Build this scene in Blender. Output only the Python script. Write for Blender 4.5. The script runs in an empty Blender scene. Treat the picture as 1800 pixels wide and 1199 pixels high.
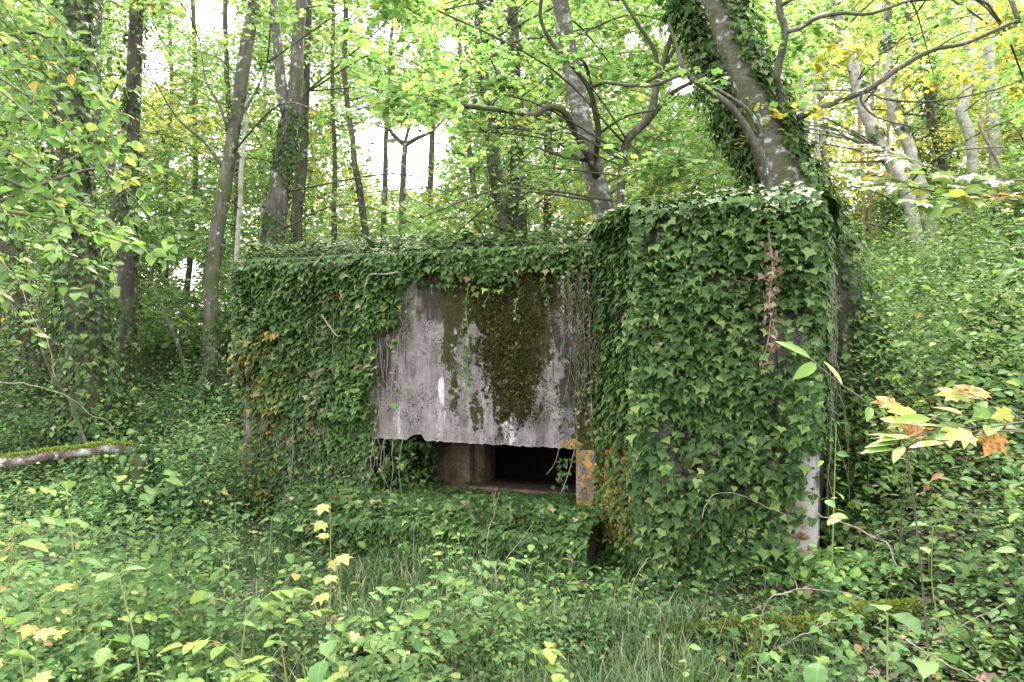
import bpy, math, random
import numpy as np
from mathutils import Vector, Matrix
rng = np.random.default_rng(11)
random.seed(5)
sc = bpy.context.scene
COL = sc.collection
# ---------------------------------------------------------------- camera, sky, sun, exposure
F, CX, CY, EYE = 1300.0, 900.0, 599.5, 1.6
cam = bpy.data.cameras.new('camera'); cam.lens = 26.0; cam.sensor_width = 36.0; cam.clip_end = 900; cam.clip_start = 0.05
camo = bpy.data.objects.new('camera', cam); COL.objects.link(camo)
camo.location = (0, 0, EYE); camo.rotation_euler = (math.radians(90), 0, 0)
sc.camera = camo
SUN_EL, SUN_AZ = 54.0, 18.0      # azimuth clockwise from +Y (view direction)
w = bpy.data.worlds.new('World'); sc.world = w; w.use_nodes = True
nt = w.node_tree
sky = nt.nodes.new('ShaderNodeTexSky'); sky.sky_type = 'NISHITA'; sky.sun_disc = False
sky.sun_elevation = math.radians(SUN_EL); sky.sun_rotation = math.radians(SUN_AZ)
sky.air_density = 1.0; sky.dust_density = 4.0; sky.ozone_density = 1.0
bg = nt.nodes['Background']; bg.inputs[1].default_value = 0.15
# thin bright cloud veils the blue: half of the sky's colour goes to a neutral white of about its own brightness
veil = nt.nodes.new('ShaderNodeMix'); veil.data_type = 'RGBA'; veil.inputs[0].default_value = .62; veil.inputs[7].default_value = (4.6, 4.45, 4.1, 1)
nt.links.new(sky.outputs[0], veil.inputs[6]); nt.links.new(veil.outputs[2], bg.inputs[0])
sl = bpy.data.lights.new('sun', 'SUN'); sl.energy = 1.5; sl.angle = math.radians(12); sl.color = (1.0, 0.93, 0.82)
so = bpy.data.objects.new('sun', sl); COL.objects.link(so)
az, el = math.radians(SUN_AZ), math.radians(SUN_EL)
sdir = Vector((math.sin(az) * math.cos(el), math.cos(az) * math.cos(el), math.sin(el)))
so.rotation_euler = sdir.to_track_quat('Z', 'Y').to_euler(); so.location = sdir * 60
vs = sc.view_settings; vs.view_transform = 'Standard'; vs.look = 'None'; vs.gamma = 1.0; vs.use_curve_mapping = False
vs.exposure = 3.2
cy = sc.cycles
cy.max_bounces = 7; cy.diffuse_bounces = 4; cy.glossy_bounces = 2; cy.transmission_bounces = 4; cy.transparent_max_bounces = 4
cy.caustics_reflective = False; cy.caustics_refractive = False; cy.sample_clamp_indirect = 6.0
cy.use_denoising = True

# ---------------------------------------------------------------- helpers
def W(px, py, d): return np.array([(px - CX) / F * d, d, EYE - (py - CY) / F * d])
def proj(P):
    P = np.asarray(P); y = np.maximum(P[..., 1], 0.05)
    return CX + F * P[..., 0] / y, CY + F * (EYE - P[..., 2]) / y
def _h(ix, iy, iz, s):
    n = (ix * 374761393 + iy * 668265263 + iz * 2147483647 + s * 974711) & 0xffffffff
    n = ((n ^ (n >> 13)) * 1274126177) & 0xffffffff
    n = (n ^ (n >> 16)) & 0xffffffff
    return n / 4294967295.0
def vnoise(P, s=0):
    P = np.asarray(P, float); i = np.floor(P).astype(np.int64); f = P - i; f = f * f * (3 - 2 * f); r = 0
    for a in (0, 1):
        for b in (0, 1):
            for c in (0, 1):
                wt = (f[..., 0] if a else 1 - f[..., 0]) * (f[..., 1] if b else 1 - f[..., 1]) * (f[..., 2] if c else 1 - f[..., 2])
                r = r + wt * _h(i[..., 0] + a, i[..., 1] + b, i[..., 2] + c, s)
    return r
def fbm(P, s=0, o=4):
    r = 0; a = .5; P = np.asarray(P, float)
    for k in range(o): r = r + a * vnoise(P * 2 ** k, s + k); a *= .5
    return r / (1 - .5 ** o)
def P3(x, y, z=0): return np.stack(np.broadcast_arrays(np.asarray(x, float), np.asarray(y, float), np.asarray(z, float)), -1)
def sstep(a, b, x): t = np.clip((x - a) / (b - a), 0, 1); return t * t * (3 - 2 * t)
def norm(v): return v / np.maximum(np.linalg.norm(v, axis=-1, keepdims=True), 1e-9)
def softp(t, k): return np.log1p(np.exp(np.clip(t * k, -40, 40))) / k

def H(x, y):
    x = np.asarray(x, float); y = np.asarray(y, float)
    h = .60 * softp(x - 1.75, 3.0)
    h = h - .32 * softp(x - 5.4, 1.0)
    far = sstep(12, 30, y)
    h = h + (.62 * sstep(7.0, 10.5, y) + .7 * far) * (1 - .8 * sstep(1.5, 4.0, x)) + far * .04 * softp(x + 3, .5)
    h = h + .5 * sstep(60, 160, np.hypot(x, y))
    h = h * sstep(-1.5, 3.0, y)
    return h + (fbm(P3(x * .7, y * .7), 3) - .5) * .22 * sstep(.3, 3, np.abs(x) + np.abs(y - 5) * .4)

def mk(name, V, Fc, mats, parent=None, smooth=False, mi=None, uv=None, base=None, loc=None):
    """V (n,3); Fc array (m,3|4) or list of such arrays"""
    V = np.asarray(V, np.float32)
    if base is not None: V = V - np.asarray(base, np.float32)
    if not isinstance(Fc, list): Fc = [Fc]
    Fc = [np.asarray(f, np.int32) for f in Fc if len(f)]
    me = bpy.data.meshes.new(name)
    nl = sum(f.size for f in Fc); nf = sum(len(f) for f in Fc)
    me.vertices.add(len(V)); me.vertices.foreach_set('co', V.ravel())
    me.loops.add(nl); li = np.concatenate([f.ravel() for f in Fc]); me.loops.foreach_set('vertex_index', li)
    me.polygons.add(nf)
    tot = np.concatenate([np.full(len(f), f.shape[1], np.int32) for f in Fc])
    st = np.concatenate([[0], np.cumsum(tot)[:-1]]).astype(np.int32)
    me.polygons.foreach_set('loop_start', st)
    if smooth: me.polygons.foreach_set('use_smooth', np.ones(nf, bool))
    for m in (mats if isinstance(mats, (list, tuple)) else [mats]): me.materials.append(m)
    if mi is not None: me.polygons.foreach_set('material_index', np.asarray(mi, np.int32))
    if uv is not None:
        l = me.uv_layers.new(name='UVMap'); l.data.foreach_set('uv', np.asarray(uv, np.float32)[li].ravel())
    me.update(calc_edges=True)
    o = bpy.data.objects.new(name, me); COL.objects.link(o)
    if parent is not None: o.parent = parent
    if loc is not None: o.location = loc
    return o
def inst(name, me, parent, M):
    o = bpy.data.objects.new(name, me); COL.objects.link(o); o.parent = parent; o.matrix_basis = M; return o
def root(name, loc, label, cat, group=None):
    o = bpy.data.objects.new(name, None); COL.objects.link(o); o.location = [float(v) for v in loc]
    o.empty_display_size = .2
    tag(o, label, cat, group); return o
def tag(o, label=None, cat=None, group=None, kind=None):
    if label: o['label'] = label
    if cat: o['category'] = cat
    if group: o['group'] = group
    if kind: o['kind'] = kind
    return o

# ---- curves and tubes
def smooth_path(pts, n=6):
    pts = np.asarray(pts, float)
    if len(pts) < 3: t = np.linspace(0, 1, n + 1)[:, None]; return pts[0] * (1 - t) + pts[-1] * t
    P = np.vstack([2 * pts[0] - pts[1], pts, 2 * pts[-1] - pts[-2]]); out = []
    for i in range(1, len(P) - 2):
        for t in np.linspace(0, 1, n, endpoint=False):
            a, b, c, d = P[i - 1], P[i], P[i + 1], P[i + 2]
            out.append(.5 * (2 * b + (c - a) * t + (2 * a - 5 * b + 4 * c - d) * t * t + (3 * b - a - 3 * c + d) * t ** 3))
    out.append(pts[-1]); return np.array(out)
def tube(path, rad, seg=8, rough=0., nf=6., seed=0, cap=True):
    path = np.asarray(path, float); n = len(path); rad = np.broadcast_to(np.asarray(rad, float), (n,))
    T = norm(np.gradient(path, axis=0)); ref = np.array([0, 1., 0]) if abs(T[0][1]) < .9 else np.array([1., 0, 0])
    A = []; a = norm(np.cross(T[0], ref))
    for i in range(n): a = norm(a - T[i] * np.dot(a, T[i])); A.append(a)
    A = np.array(A); B = np.cross(T, A); th = np.linspace(0, 2 * np.pi, seg, endpoint=False)
    ring = A[:, None] * np.cos(th)[None, :, None] + B[:, None] * np.sin(th)[None, :, None]
    r = rad[:, None] * np.ones(seg)
    if rough > 0:
        q = path[:, None] * np.array([1, 1, .35]) + ring * rad[:, None, None]
        r = r * (1 + rough * 2 * (fbm(q * nf, seed, 3) - .5))
    V = (path[:, None] + ring * r[..., None]).reshape(-1, 3)
    i = np.arange(n - 1)[:, None] * seg; j = np.arange(seg)[None]; j2 = (j + 1) % seg
    Q = np.stack([i + j, i + j2, i + seg + j2, i + seg + j], -1).reshape(-1, 4)
    if cap:
        V = np.vstack([V, path[0], path[-1]]); a0 = n * seg
        c0 = np.stack([np.full(seg, a0), (np.arange(seg) + 1) % seg, np.arange(seg)], -1)
        k = (n - 1) * seg; c1 = np.stack([np.full(seg, a0 + 1), k + np.arange(seg), k + (np.arange(seg) + 1) % seg], -1)
        return V, Q, np.vstack([c0, c1])
    return V, Q, np.zeros((0, 3), int)
class MB:
    def __init__(s): s.V = []; s.Q = []; s.T = []; s.n = 0
    def add(s, V, Q=(), T=()):
        s.V.append(V)
        if len(Q): s.Q.append(np.asarray(Q) + s.n)
        if len(T): s.T.append(np.asarray(T) + s.n)
        s.n += len(V); return s
    def tube(s, pts, r0, r1, seg=5, n=5, **k):
        p = smooth_path(pts, n); s.add(*tube(p, np.linspace(r0, r1, len(p)), seg, **k)); return s
    def build(s, name, mat, parent=None, base=None, smooth=True):
        Fc = []
        if s.Q: Fc.append(np.vstack(s.Q))
        if s.T: Fc.append(np.vstack(s.T))
        return mk(name, np.vstack(s.V), Fc, mat, parent, smooth=smooth, base=base)

# ---- leaf templates: (V (k,3), T (m,3)); base at origin, tip towards +Y, face +Z
def fan(outline, mid=(0, .45, 0)):
    V = np.array([list(mid)] + [list(o) for o in outline], float); n = len(outline)
    T = np.array([[0, i + 1, (i + 1) % n + 1] for i in range(n)]); return V, T
def ovate(wd=.34, fold=.10, droop=.12, n=4, serr=0.):
    ys = np.linspace(0, 1, n + 1); V = []; T = []
    prof = lambda t: wd * (math.sin(math.pi * min(1, t ** .92)) ** .8 if 0 < t < 1 else 0)
    for i, t in enumerate(ys):
        z = -droop * t * t; h = prof(t) * (1 + (serr if i % 2 else -serr)); V += [[0, t, z], [-h, t - .02, z + fold * h / wd], [h, t - .02, z + fold * h / wd]]
    for i in range(n):
        a = 3 * i; b = a + 3
        if i == 0: T += [[a, b + 2, b], [a, b, b + 1]]
        elif i == n - 1: T += [[a, a + 2, b], [a, b, a + 1]]
        else: T += [[a, a + 2, b + 2], [a, b + 2, b], [a, b, b + 1], [a, b + 1, a + 1]]
    return np.array(V, float), np.array(T)
LF_FAR = (np.array([[0, 0, 0], [-.33, .42, .09], [0, 1, -.05], [.33, .42, .09]], float), np.array([[0, 3, 2], [0, 2, 1]]))
IVY = fan([(0, .12, 0), (.26, .0, -.02), (.30, .20, .03), (.56, .34, -.05), (.30, .52, .04), (.14, .66, .03), (0, 1.0, -.10), (-.14, .66, .03), (-.30, .52, .04), (-.56, .34, -.05), (-.30, .20, .03), (-.26, .0, -.02)], (0, .38, -.04))
IVY2 = fan([(0, .10, 0), (.34, .02, -.03), (.44, .28, .02), (.30, .5, .03), (0, .95, -.10), (-.30, .5, .03), (-.44, .28, .02), (-.34, .02, -.03)], (0, .38, -.05))
IVY3 = fan([(0, .10, 0), (.20, .02, -.04), (.40, .10, .02), (.36, .30, .04), (.20, .50, -.02), (.05, .98, -.22), (-.16, .56, .02), (-.34, .40, .05), (-.52, .16, -.03), (-.24, .0, -.03)], (0, .36, -.06))
IVY4 = fan([(0, .14, .02), (.30, .06, .05), (.62, .30, .02), (.30, .46, -.03), (.12, .70, .02), (.02, .92, -.04), (-.18, .60, .0), (-.28, .46, -.04), (-.50, .42, .06), (-.30, .14, .03), (-.20, .02, .0)], (0, .38, -.08))
VARS = {'ivy': [IVY, IVY2, IVY3, IVY4], 'hazel': []}
IVYS = fan([(0, .05, 0), (.5, .28, .02), (.2, .5, .04), (0, 1, -.08), (-.2, .5, .04), (-.5, .28, .02)], (0, .4, -.03))
MAPLE = fan([(0, .05, 0), (.22, -.02, 0), (.30, .12, .02), (.52, .22, -.04), (.34, .36, .03), (.60, .66, -.07), (.28, .62, .04), (.22, .76, .02), (0, 1.06, -.12), (-.22, .76, .02), (-.28, .62, .04), (-.60, .66, -.07), (-.34, .36, .03), (-.52, .22, -.04), (-.30, .12, .02), (-.22, -.02, 0)], (0, .4, -.04))
MAPS = fan([(0, 0, 0), (.5, .2, -.03), (.28, .42, .03), (.46, .74, -.04), (0, 1, -.1), (-.46, .74, -.04), (-.28, .42, .03), (-.5, .2, -.03)], (0, .4, -.02))
OVM = ovate(.33, .10, .15, 5); OVB = ovate(.33, .09, .22, 10, .05); OVB2 = ovate(.30, .16, .05, 10, .04); OVB3 = ovate(.35, .03, .42, 10, .06)
for _t, _k in ((OVB, .012), (OVB2, .03), (OVB3, .02)):
    _t[0][:, 2] += _k * np.sin(_t[0][:, 1] * 17 + _t[0][:, 0] * 9) * (np.abs(_t[0][:, 0]) > .02); _t[0][:, 0] += .05 * np.sin(_t[0][:, 1] * 2.6) * (1 if _k != .03 else -1)
OVS = ovate(.28, .08, .1, 3); OVN = ovate(.17, .05, .12, 5)

VARS['hazel'] = [OVB, OVB2, OVB3]
def frames(N, D):
    N = norm(N); D = norm(D - N * np.sum(D * N, -1, keepdims=True)); X = np.cross(D, N); return X, D, N
def scat(tpl, P, N, D, S, base=None):
    """many copies of a leaf template -> V, T, uv"""
    V, T = tpl; X, Y, Z = frames(N, D); S = np.broadcast_to(np.asarray(S, float), (len(P),))[:, None, None]
    O = P[:, None] + S * (V[None, :, 0:1] * X[:, None] + V[None, :, 1:2] * Y[:, None] + V[None, :, 2:3] * Z[:, None])
    TT = (np.arange(len(P))[:, None, None] * len(V) + T[None]).reshape(-1, 3)
    return O.reshape(-1, 3), TT, np.tile(V[:, :2], (len(P), 1))
def leaves(name, items, mats, parent=None, base=None, mi=None):
    Vs, Ts, U, M, n = [], [], [], [], 0
    for k, (tpl, P, N, D, S, *m) in enumerate(items):
        if len(P) == 0: continue
        V, T, u = scat(tpl, P, N, D, S); Vs.append(V); Ts.append(T + n); U.append(u); n += len(V)
        mm = m[0] if m else 0
        M.append(np.repeat(np.broadcast_to(mm, (len(P),)), len(tpl[1])))
    if not Vs: return None
    return mk(name, np.vstack(Vs), np.vstack(Ts), mats, parent, mi=np.concatenate(M), uv=np.vstack(U), base=base)
def runit(n): return norm(rng.normal(size=(n, 3)))
_tm = {}
def leaf_mesh(key, tpl, mat):
    k = (key, mat.name)
    if k not in _tm:
        o = mk('leaf', tpl[0], tpl[1], mat, uv=tpl[0][:, :2]); _tm[k] = o.data; bpy.data.objects.remove(o)
    return _tm[k]
def leaf_objs(parent, base, key, tpl, mats, P, N, D, S, mi):
    X, Y, Z = frames(N, D); S = np.broadcast_to(S, (len(P),)); mi = np.broadcast_to(mi, (len(P),)); P = P - np.asarray(base)
    for i in range(len(P)):
        s = S[i]; M = Matrix(((X[i][0] * s, Y[i][0] * s, Z[i][0] * s, P[i][0]), (X[i][1] * s, Y[i][1] * s, Z[i][1] * s, P[i][1]), (X[i][2] * s, Y[i][2] * s, Z[i][2] * s, P[i][2]), (0, 0, 0, 1)))
        inst('leaf', leaf_mesh(key, tpl, mats[int(mi[i])]), parent, M)
def split_leaves(parent, base, key, tpl, mats, P, N, D, S, mi, nobj=300, stuff='foliage', show=None):
    """the leaves that show largest become objects of their own, the rest one stuff part"""
    S = np.broadcast_to(np.asarray(S, float), (len(P),)).copy(); mi = np.broadcast_to(np.asarray(mi), (len(P),)).copy()
    px, py = proj(P); inf = (px > 0) & (px < 1800) & (py > 0) & (py < 1199)
    key_s = S / np.maximum(P[:, 1], .3) * inf
    if show is not None: key_s = key_s * show
    o = np.argsort(-key_s); a, b = o[:nobj], o[nobj:]
    a = a[key_s[a] > 0]; b = np.setdiff1d(np.arange(len(P)), a)
    var = VARS.get(key, [tpl]); nv = len(var)
    for v in range(nv): q_ = a[v::nv]; leaf_objs(parent, base, key + str(v), var[v], mats, P[q_], N[q_], D[q_], S[q_], mi[q_])
    if len(b):
        f = leaves(stuff, [(var[v], P[b[v::nv]], N[b[v::nv]], D[b[v::nv]], S[b[v::nv]], mi[b[v::nv]]) for v in range(nv)], mats, parent, base); f['kind'] = 'stuff'

# ---------------------------------------------------------------- materials
def newmat(name):
    m = bpy.data.materials.new(name); m.use_nodes = True; n = m.node_tree.nodes; n.clear()
    out = n.new('ShaderNodeOutputMaterial'); return m, m.node_tree, out
def ramp(nt, cols, fac, interp='LINEAR'):
    r = nt.nodes.new('ShaderNodeValToRGB'); r.color_ramp.interpolation = interp
    el = r.color_ramp.elements
    while len(el) > 1: el.remove(el[-1])
    for i, (p, c) in enumerate(cols):
        e = el[0] if i == 0 else el.new(p)
        e.position = p; e.color = (*c, 1)
    nt.links.new(fac, r.inputs[0]); return r.outputs[0]
def noise(nt, vec, scale, detail=4, rough=.55, dist=0):
    n = nt.nodes.new('ShaderNodeTexNoise'); n.inputs['Scale'].default_value = scale; n.inputs['Detail'].default_value = detail
    n.inputs['Roughness'].default_value = rough; n.inputs['Distortion'].default_value = dist
    if vec is not None: nt.links.new(vec, n.inputs['Vector'])
    return n.outputs['Fac']
def math_(nt, op, a, b=None, clamp=False):
    m = nt.nodes.new('ShaderNodeMath'); m.operation = op; m.use_clamp = clamp
    for i, v in enumerate((a, b)):
        if v is None: continue
        if isinstance(v, (int, float)): m.inputs[i].default_value = v
        else: nt.links.new(v, m.inputs[i])
    return m.outputs[0]
def mixc(nt, fac, a, b, blend='MIX'):
    m = nt.nodes.new('ShaderNodeMix'); m.data_type = 'RGBA'; m.blend_type = blend
    for s, v in ((0, fac), (6, a), (7, b)):
        if isinstance(v, (int, float)): m.inputs[s].default_value = v
        elif isinstance(v, tuple): m.inputs[s].default_value = (*v, 1)
        else: nt.links.new(v, m.inputs[s])
    return m.outputs[2]
def leafmat(name, cols, trans=.35, tcol=1.6, rough=.45, spec=.4, veins=True, spots=0., zone=None):
    m, nt, out = newmat(name); L = nt.links.new
    g = nt.nodes.new('ShaderNodeNewGeometry'); oi = nt.nodes.new('ShaderNodeObjectInfo')
    r = math_(nt, 'FRACT', math_(nt, 'ADD', g.outputs['Random Per Island'], oi.outputs['Random']))
    col = ramp(nt, cols, r)
    # patchy tone drifting through the plant
    t = noise(nt, g.outputs['Position'], 1.3, 3)
    t = math_(nt, 'ADD', math_(nt, 'MULTIPLY', t, 1.1), .45)
    cb = nt.nodes.new('ShaderNodeCombineColor')
    for i in range(3): L(t, cb.inputs[i])
    col = mixc(nt, 1.0, col, cb.outputs[0], 'MULTIPLY')
    if zone is not None:
        zn = noise(nt, g.outputs['Position'], .45, 3)
        zf = math_(nt, 'MULTIPLY', math_(nt, 'SUBTRACT', zn, zone[1]), 7.0, True)
        col = mixc(nt, math_(nt, 'MULTIPLY', zf, zone[2]), col, zone[0])
    if veins or spots:
        uv = nt.nodes.new('ShaderNodeUVMap'); sx = nt.nodes.new('ShaderNodeSeparateXYZ'); L(uv.outputs[0], sx.inputs[0])
    if veins:
        ax = math_(nt, 'ABSOLUTE', sx.outputs[0])
        mid = math_(nt, 'SUBTRACT', 1.0, math_(nt, 'MULTIPLY', ax, 28.0), True)
        sv = math_(nt, 'FRACT', math_(nt, 'MULTIPLY', math_(nt, 'SUBTRACT', sx.outputs[1], math_(nt, 'MULTIPLY', ax, .8)), 7.0))
        sv = math_(nt, 'MULTIPLY', math_(nt, 'SUBTRACT', .16, sv), 4.0, True)
        vv = math_(nt, 'MAXIMUM', mid, sv)
        col = mixc(nt, math_(nt, 'MULTIPLY', vv, .30), col, (.22, .27, .12))
    if spots:
        n1 = noise(nt, uv.outputs[0], 6.0, 3); nn = math_(nt, 'ADD', n1, math_(nt, 'MULTIPLY', math_(nt, 'SUBTRACT', r, .5), .35))
        sp = math_(nt, 'MULTIPLY', math_(nt, 'SUBTRACT', nn, .68 - spots * .12), 10.0, True)
        col = mixc(nt, sp, col, (.16, .075, .03))
    p = nt.nodes.new('ShaderNodeBsdfPrincipled'); L(col, p.inputs['Base Color']); p.inputs['Roughness'].default_value = rough
    p.inputs['Specular IOR Level'].default_value = spec
    tr = nt.nodes.new('ShaderNodeBsdfTranslucent')
    hs = nt.nodes.new('ShaderNodeMix'); hs.data_type = 'RGBA'; hs.blend_type = 'MULTIPLY'; hs.inputs[0].default_value = 1
    L(col, hs.inputs[6]); hs.inputs[7].default_value = (tcol * 1.05, tcol * 1.08, tcol * .8, 1)
    L(hs.outputs[2], tr.inputs[0])
    mx = nt.nodes.new('ShaderNodeMixShader'); mx.inputs[0].default_value = trans
    L(p.outputs[0], mx.inputs[1]); L(tr.outputs[0], mx.inputs[2]); L(mx.outputs[0], out.inputs[0])
    return m
BR = (.20, .10, .05)
M_IVY = leafmat('ivy_leaf', [(0, (.017, .042, .010)), (.35, (.034, .076, .017)), (.7, (.058, .115, .026)), (.9, (.10, .160, .040)), (1, (.18, .23, .07))], .20, 1.4, .55, .20)
M_IVYD = leafmat('ivy_leaf_dry', [(0, (.13, .075, .045)), (.5, (.22, .15, .10)), (1, (.34, .26, .20))], .2, 1.0, .7, .2)
M_GIVY = leafmat('ground_leaf', [(0, (.018, .045, .014)), (.4, (.030, .072, .022)), (.8, (.055, .115, .034)), (1, (.11, .17, .06))], .22, 1.4, .65, .12, veins=False)
M_HERB = leafmat('herb_leaf', [(0, (.040, .095, .024)), (.5, (.070, .15, .040)), (.85, (.11, .20, .058)), (.95, (.19, .24, .06)), (.98, (.28, .22, .07)), (1, (.22, .10, .06))], .3, 1.4, .65, .12)
M_BROAD = leafmat('broad_leaf', [(0, (.060, .13, .038)), (.5, (.092, .175, .052)), (1, (.135, .22, .07))], .33, 1.35, .6, .15, spots=.12)
M_LIME = leafmat('lime_leaf', [(0, (.10, .18, .04)), (.6, (.15, .24, .05)), (1, (.23, .28, .06))], .35, 1.3, .6, .15)
M_YEL = leafmat('yellow_leaf', [(0, (.22, .26, .05)), (.4, (.36, .31, .06)), (.7, (.42, .24, .045)), (1, (.34, .12, .03))], .35, 1.1, .5, .3, spots=.5)
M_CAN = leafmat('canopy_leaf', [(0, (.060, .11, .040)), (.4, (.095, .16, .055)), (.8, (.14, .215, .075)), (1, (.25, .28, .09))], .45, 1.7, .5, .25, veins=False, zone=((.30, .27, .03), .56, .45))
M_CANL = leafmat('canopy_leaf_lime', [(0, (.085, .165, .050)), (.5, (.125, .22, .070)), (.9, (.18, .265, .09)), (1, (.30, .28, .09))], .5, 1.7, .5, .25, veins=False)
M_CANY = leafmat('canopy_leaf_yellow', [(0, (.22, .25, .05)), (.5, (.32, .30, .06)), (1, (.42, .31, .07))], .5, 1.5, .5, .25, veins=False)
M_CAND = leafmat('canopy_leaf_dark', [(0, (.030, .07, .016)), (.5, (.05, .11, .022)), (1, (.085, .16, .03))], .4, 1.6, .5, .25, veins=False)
M_GRASS = leafmat('grass_blade', [(0, (.05, .10, .03)), (.6, (.08, .14, .045)), (.85, (.15, .18, .08)), (1, (.34, .30, .19))], .3, 1.2, .5, .3, veins=False)
M_LITTER = leafmat('litter_leaf', [(0, (.03, .02, .014)), (.5, (.07, .042, .027)), (.8, (.12, .075, .05)), (1, (.20, .13, .10))], .1, 1.0, .6, .35, veins=False)
M_MOSSL = leafmat('moss_tuft', [(0, (.085, .12, .02)), (.6, (.15, .19, .035)), (1, (.24, .27, .06))], .25, 1.2, .7, .1, veins=False)
M_ORIVY = leafmat('ochre_moss_leaf', [(0, (.05, .09, .02)), (.35, (.12, .14, .025)), (.7, (.24, .19, .035)), (1, (.40, .20, .05))], .25, 1.2, .6, .2, veins=False)

def barkmat(name, c1, c2, c3, moss=.3, lichen=.0, scl=9, stretch=.22, bump=.6):
    m, nt, out = newmat(name); L = nt.links.new
    g = nt.nodes.new('ShaderNodeNewGeometry'); mp = nt.nodes.new('ShaderNodeMapping'); L(g.outputs['Position'], mp.inputs[0])
    mp.inputs['Scale'].default_value = (1, 1, stretch)
    n1 = noise(nt, mp.outputs[0], scl, 6, .65, .4); col = ramp(nt, [(.28, c1), (.5, c2), (.72, c3)], n1)
    n2 = noise(nt, g.outputs['Position'], 3.2, 5, .6)
    col = mixc(nt, math_(nt, 'MULTIPLY', math_(nt, 'SUBTRACT', n2, .62 - moss * .35), 5.0, True), col, (.065, .085, .025))
    if lichen > 0:
        n3 = noise(nt, g.outputs['Position'], 11, 5, .6)
        col = mixc(nt, math_(nt, 'MULTIPLY', math_(nt, 'SUBTRACT', n3, .66 - lichen * .2), 9.0, True), col, (.42, .44, .40))
    p = nt.nodes.new('ShaderNodeBsdfPrincipled'); L(col, p.inputs['Base Color']); p.inputs['Roughness'].default_value = .85; p.inputs['Specular IOR Level'].default_value = .25
    b = nt.nodes.new('ShaderNodeBump'); b.inputs['Strength'].default_value = bump; b.inputs['Distance'].default_value = .02
    L(noise(nt, mp.outputs[0], scl * 3, 6, .7), b.inputs['Height']); L(b.outputs[0], p.inputs['Normal']); L(p.outputs[0], out.inputs[0]); return m
B_DARK = barkmat('bark_dark', (.022, .019, .015), (.065, .054, .043), (.135, .115, .095), .45, .2, 9, .22, 1.0)
B_GREY = barkmat('bark_grey', (.055, .048, .038), (.115, .105, .085), (.20, .185, .155), .45, .55, 11, 2.6, .8)
B_BROWN = barkmat('bark_brown', (.030, .027, .021), (.088, .080, .064), (.175, .16, .13), .45, .35, 12, .3, 1.0)
B_PALE = barkmat('bark_pale', (.13, .115, .09), (.36, .335, .29), (.55, .52, .47), .1, .4, 9, .9, .7)
B_TAN = barkmat('bark_tan', (.16, .11, .07), (.30, .21, .13), (.42, .31, .20), .0, .1, 8, .4, .4)
B_TWIG = barkmat('twig', (.05, .045, .03), (.10, .085, .06), (.17, .14, .10), .1, .0, 20)
B_DEAD = barkmat('dead_twig', (.10, .08, .06), (.21, .18, .14), (.33, .30, .25), .0, .0, 20, .5, .3)
B_STEM = barkmat('green_stem', (.10, .13, .04), (.17, .20, .07), (.25, .27, .10), .0, .0, 20, .5, .1)
B_MOSSY = barkmat('mossy_bark', (.06, .07, .02), (.11, .12, .03), (.17, .17, .05), .8, .0, 12, .8, 1.0)
B_LOG = barkmat('peeling_bark', (.055, .035, .028), (.16, .105, .085), (.36, .33, .31), .15, .8, 9, 1.0, 1.0)

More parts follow.
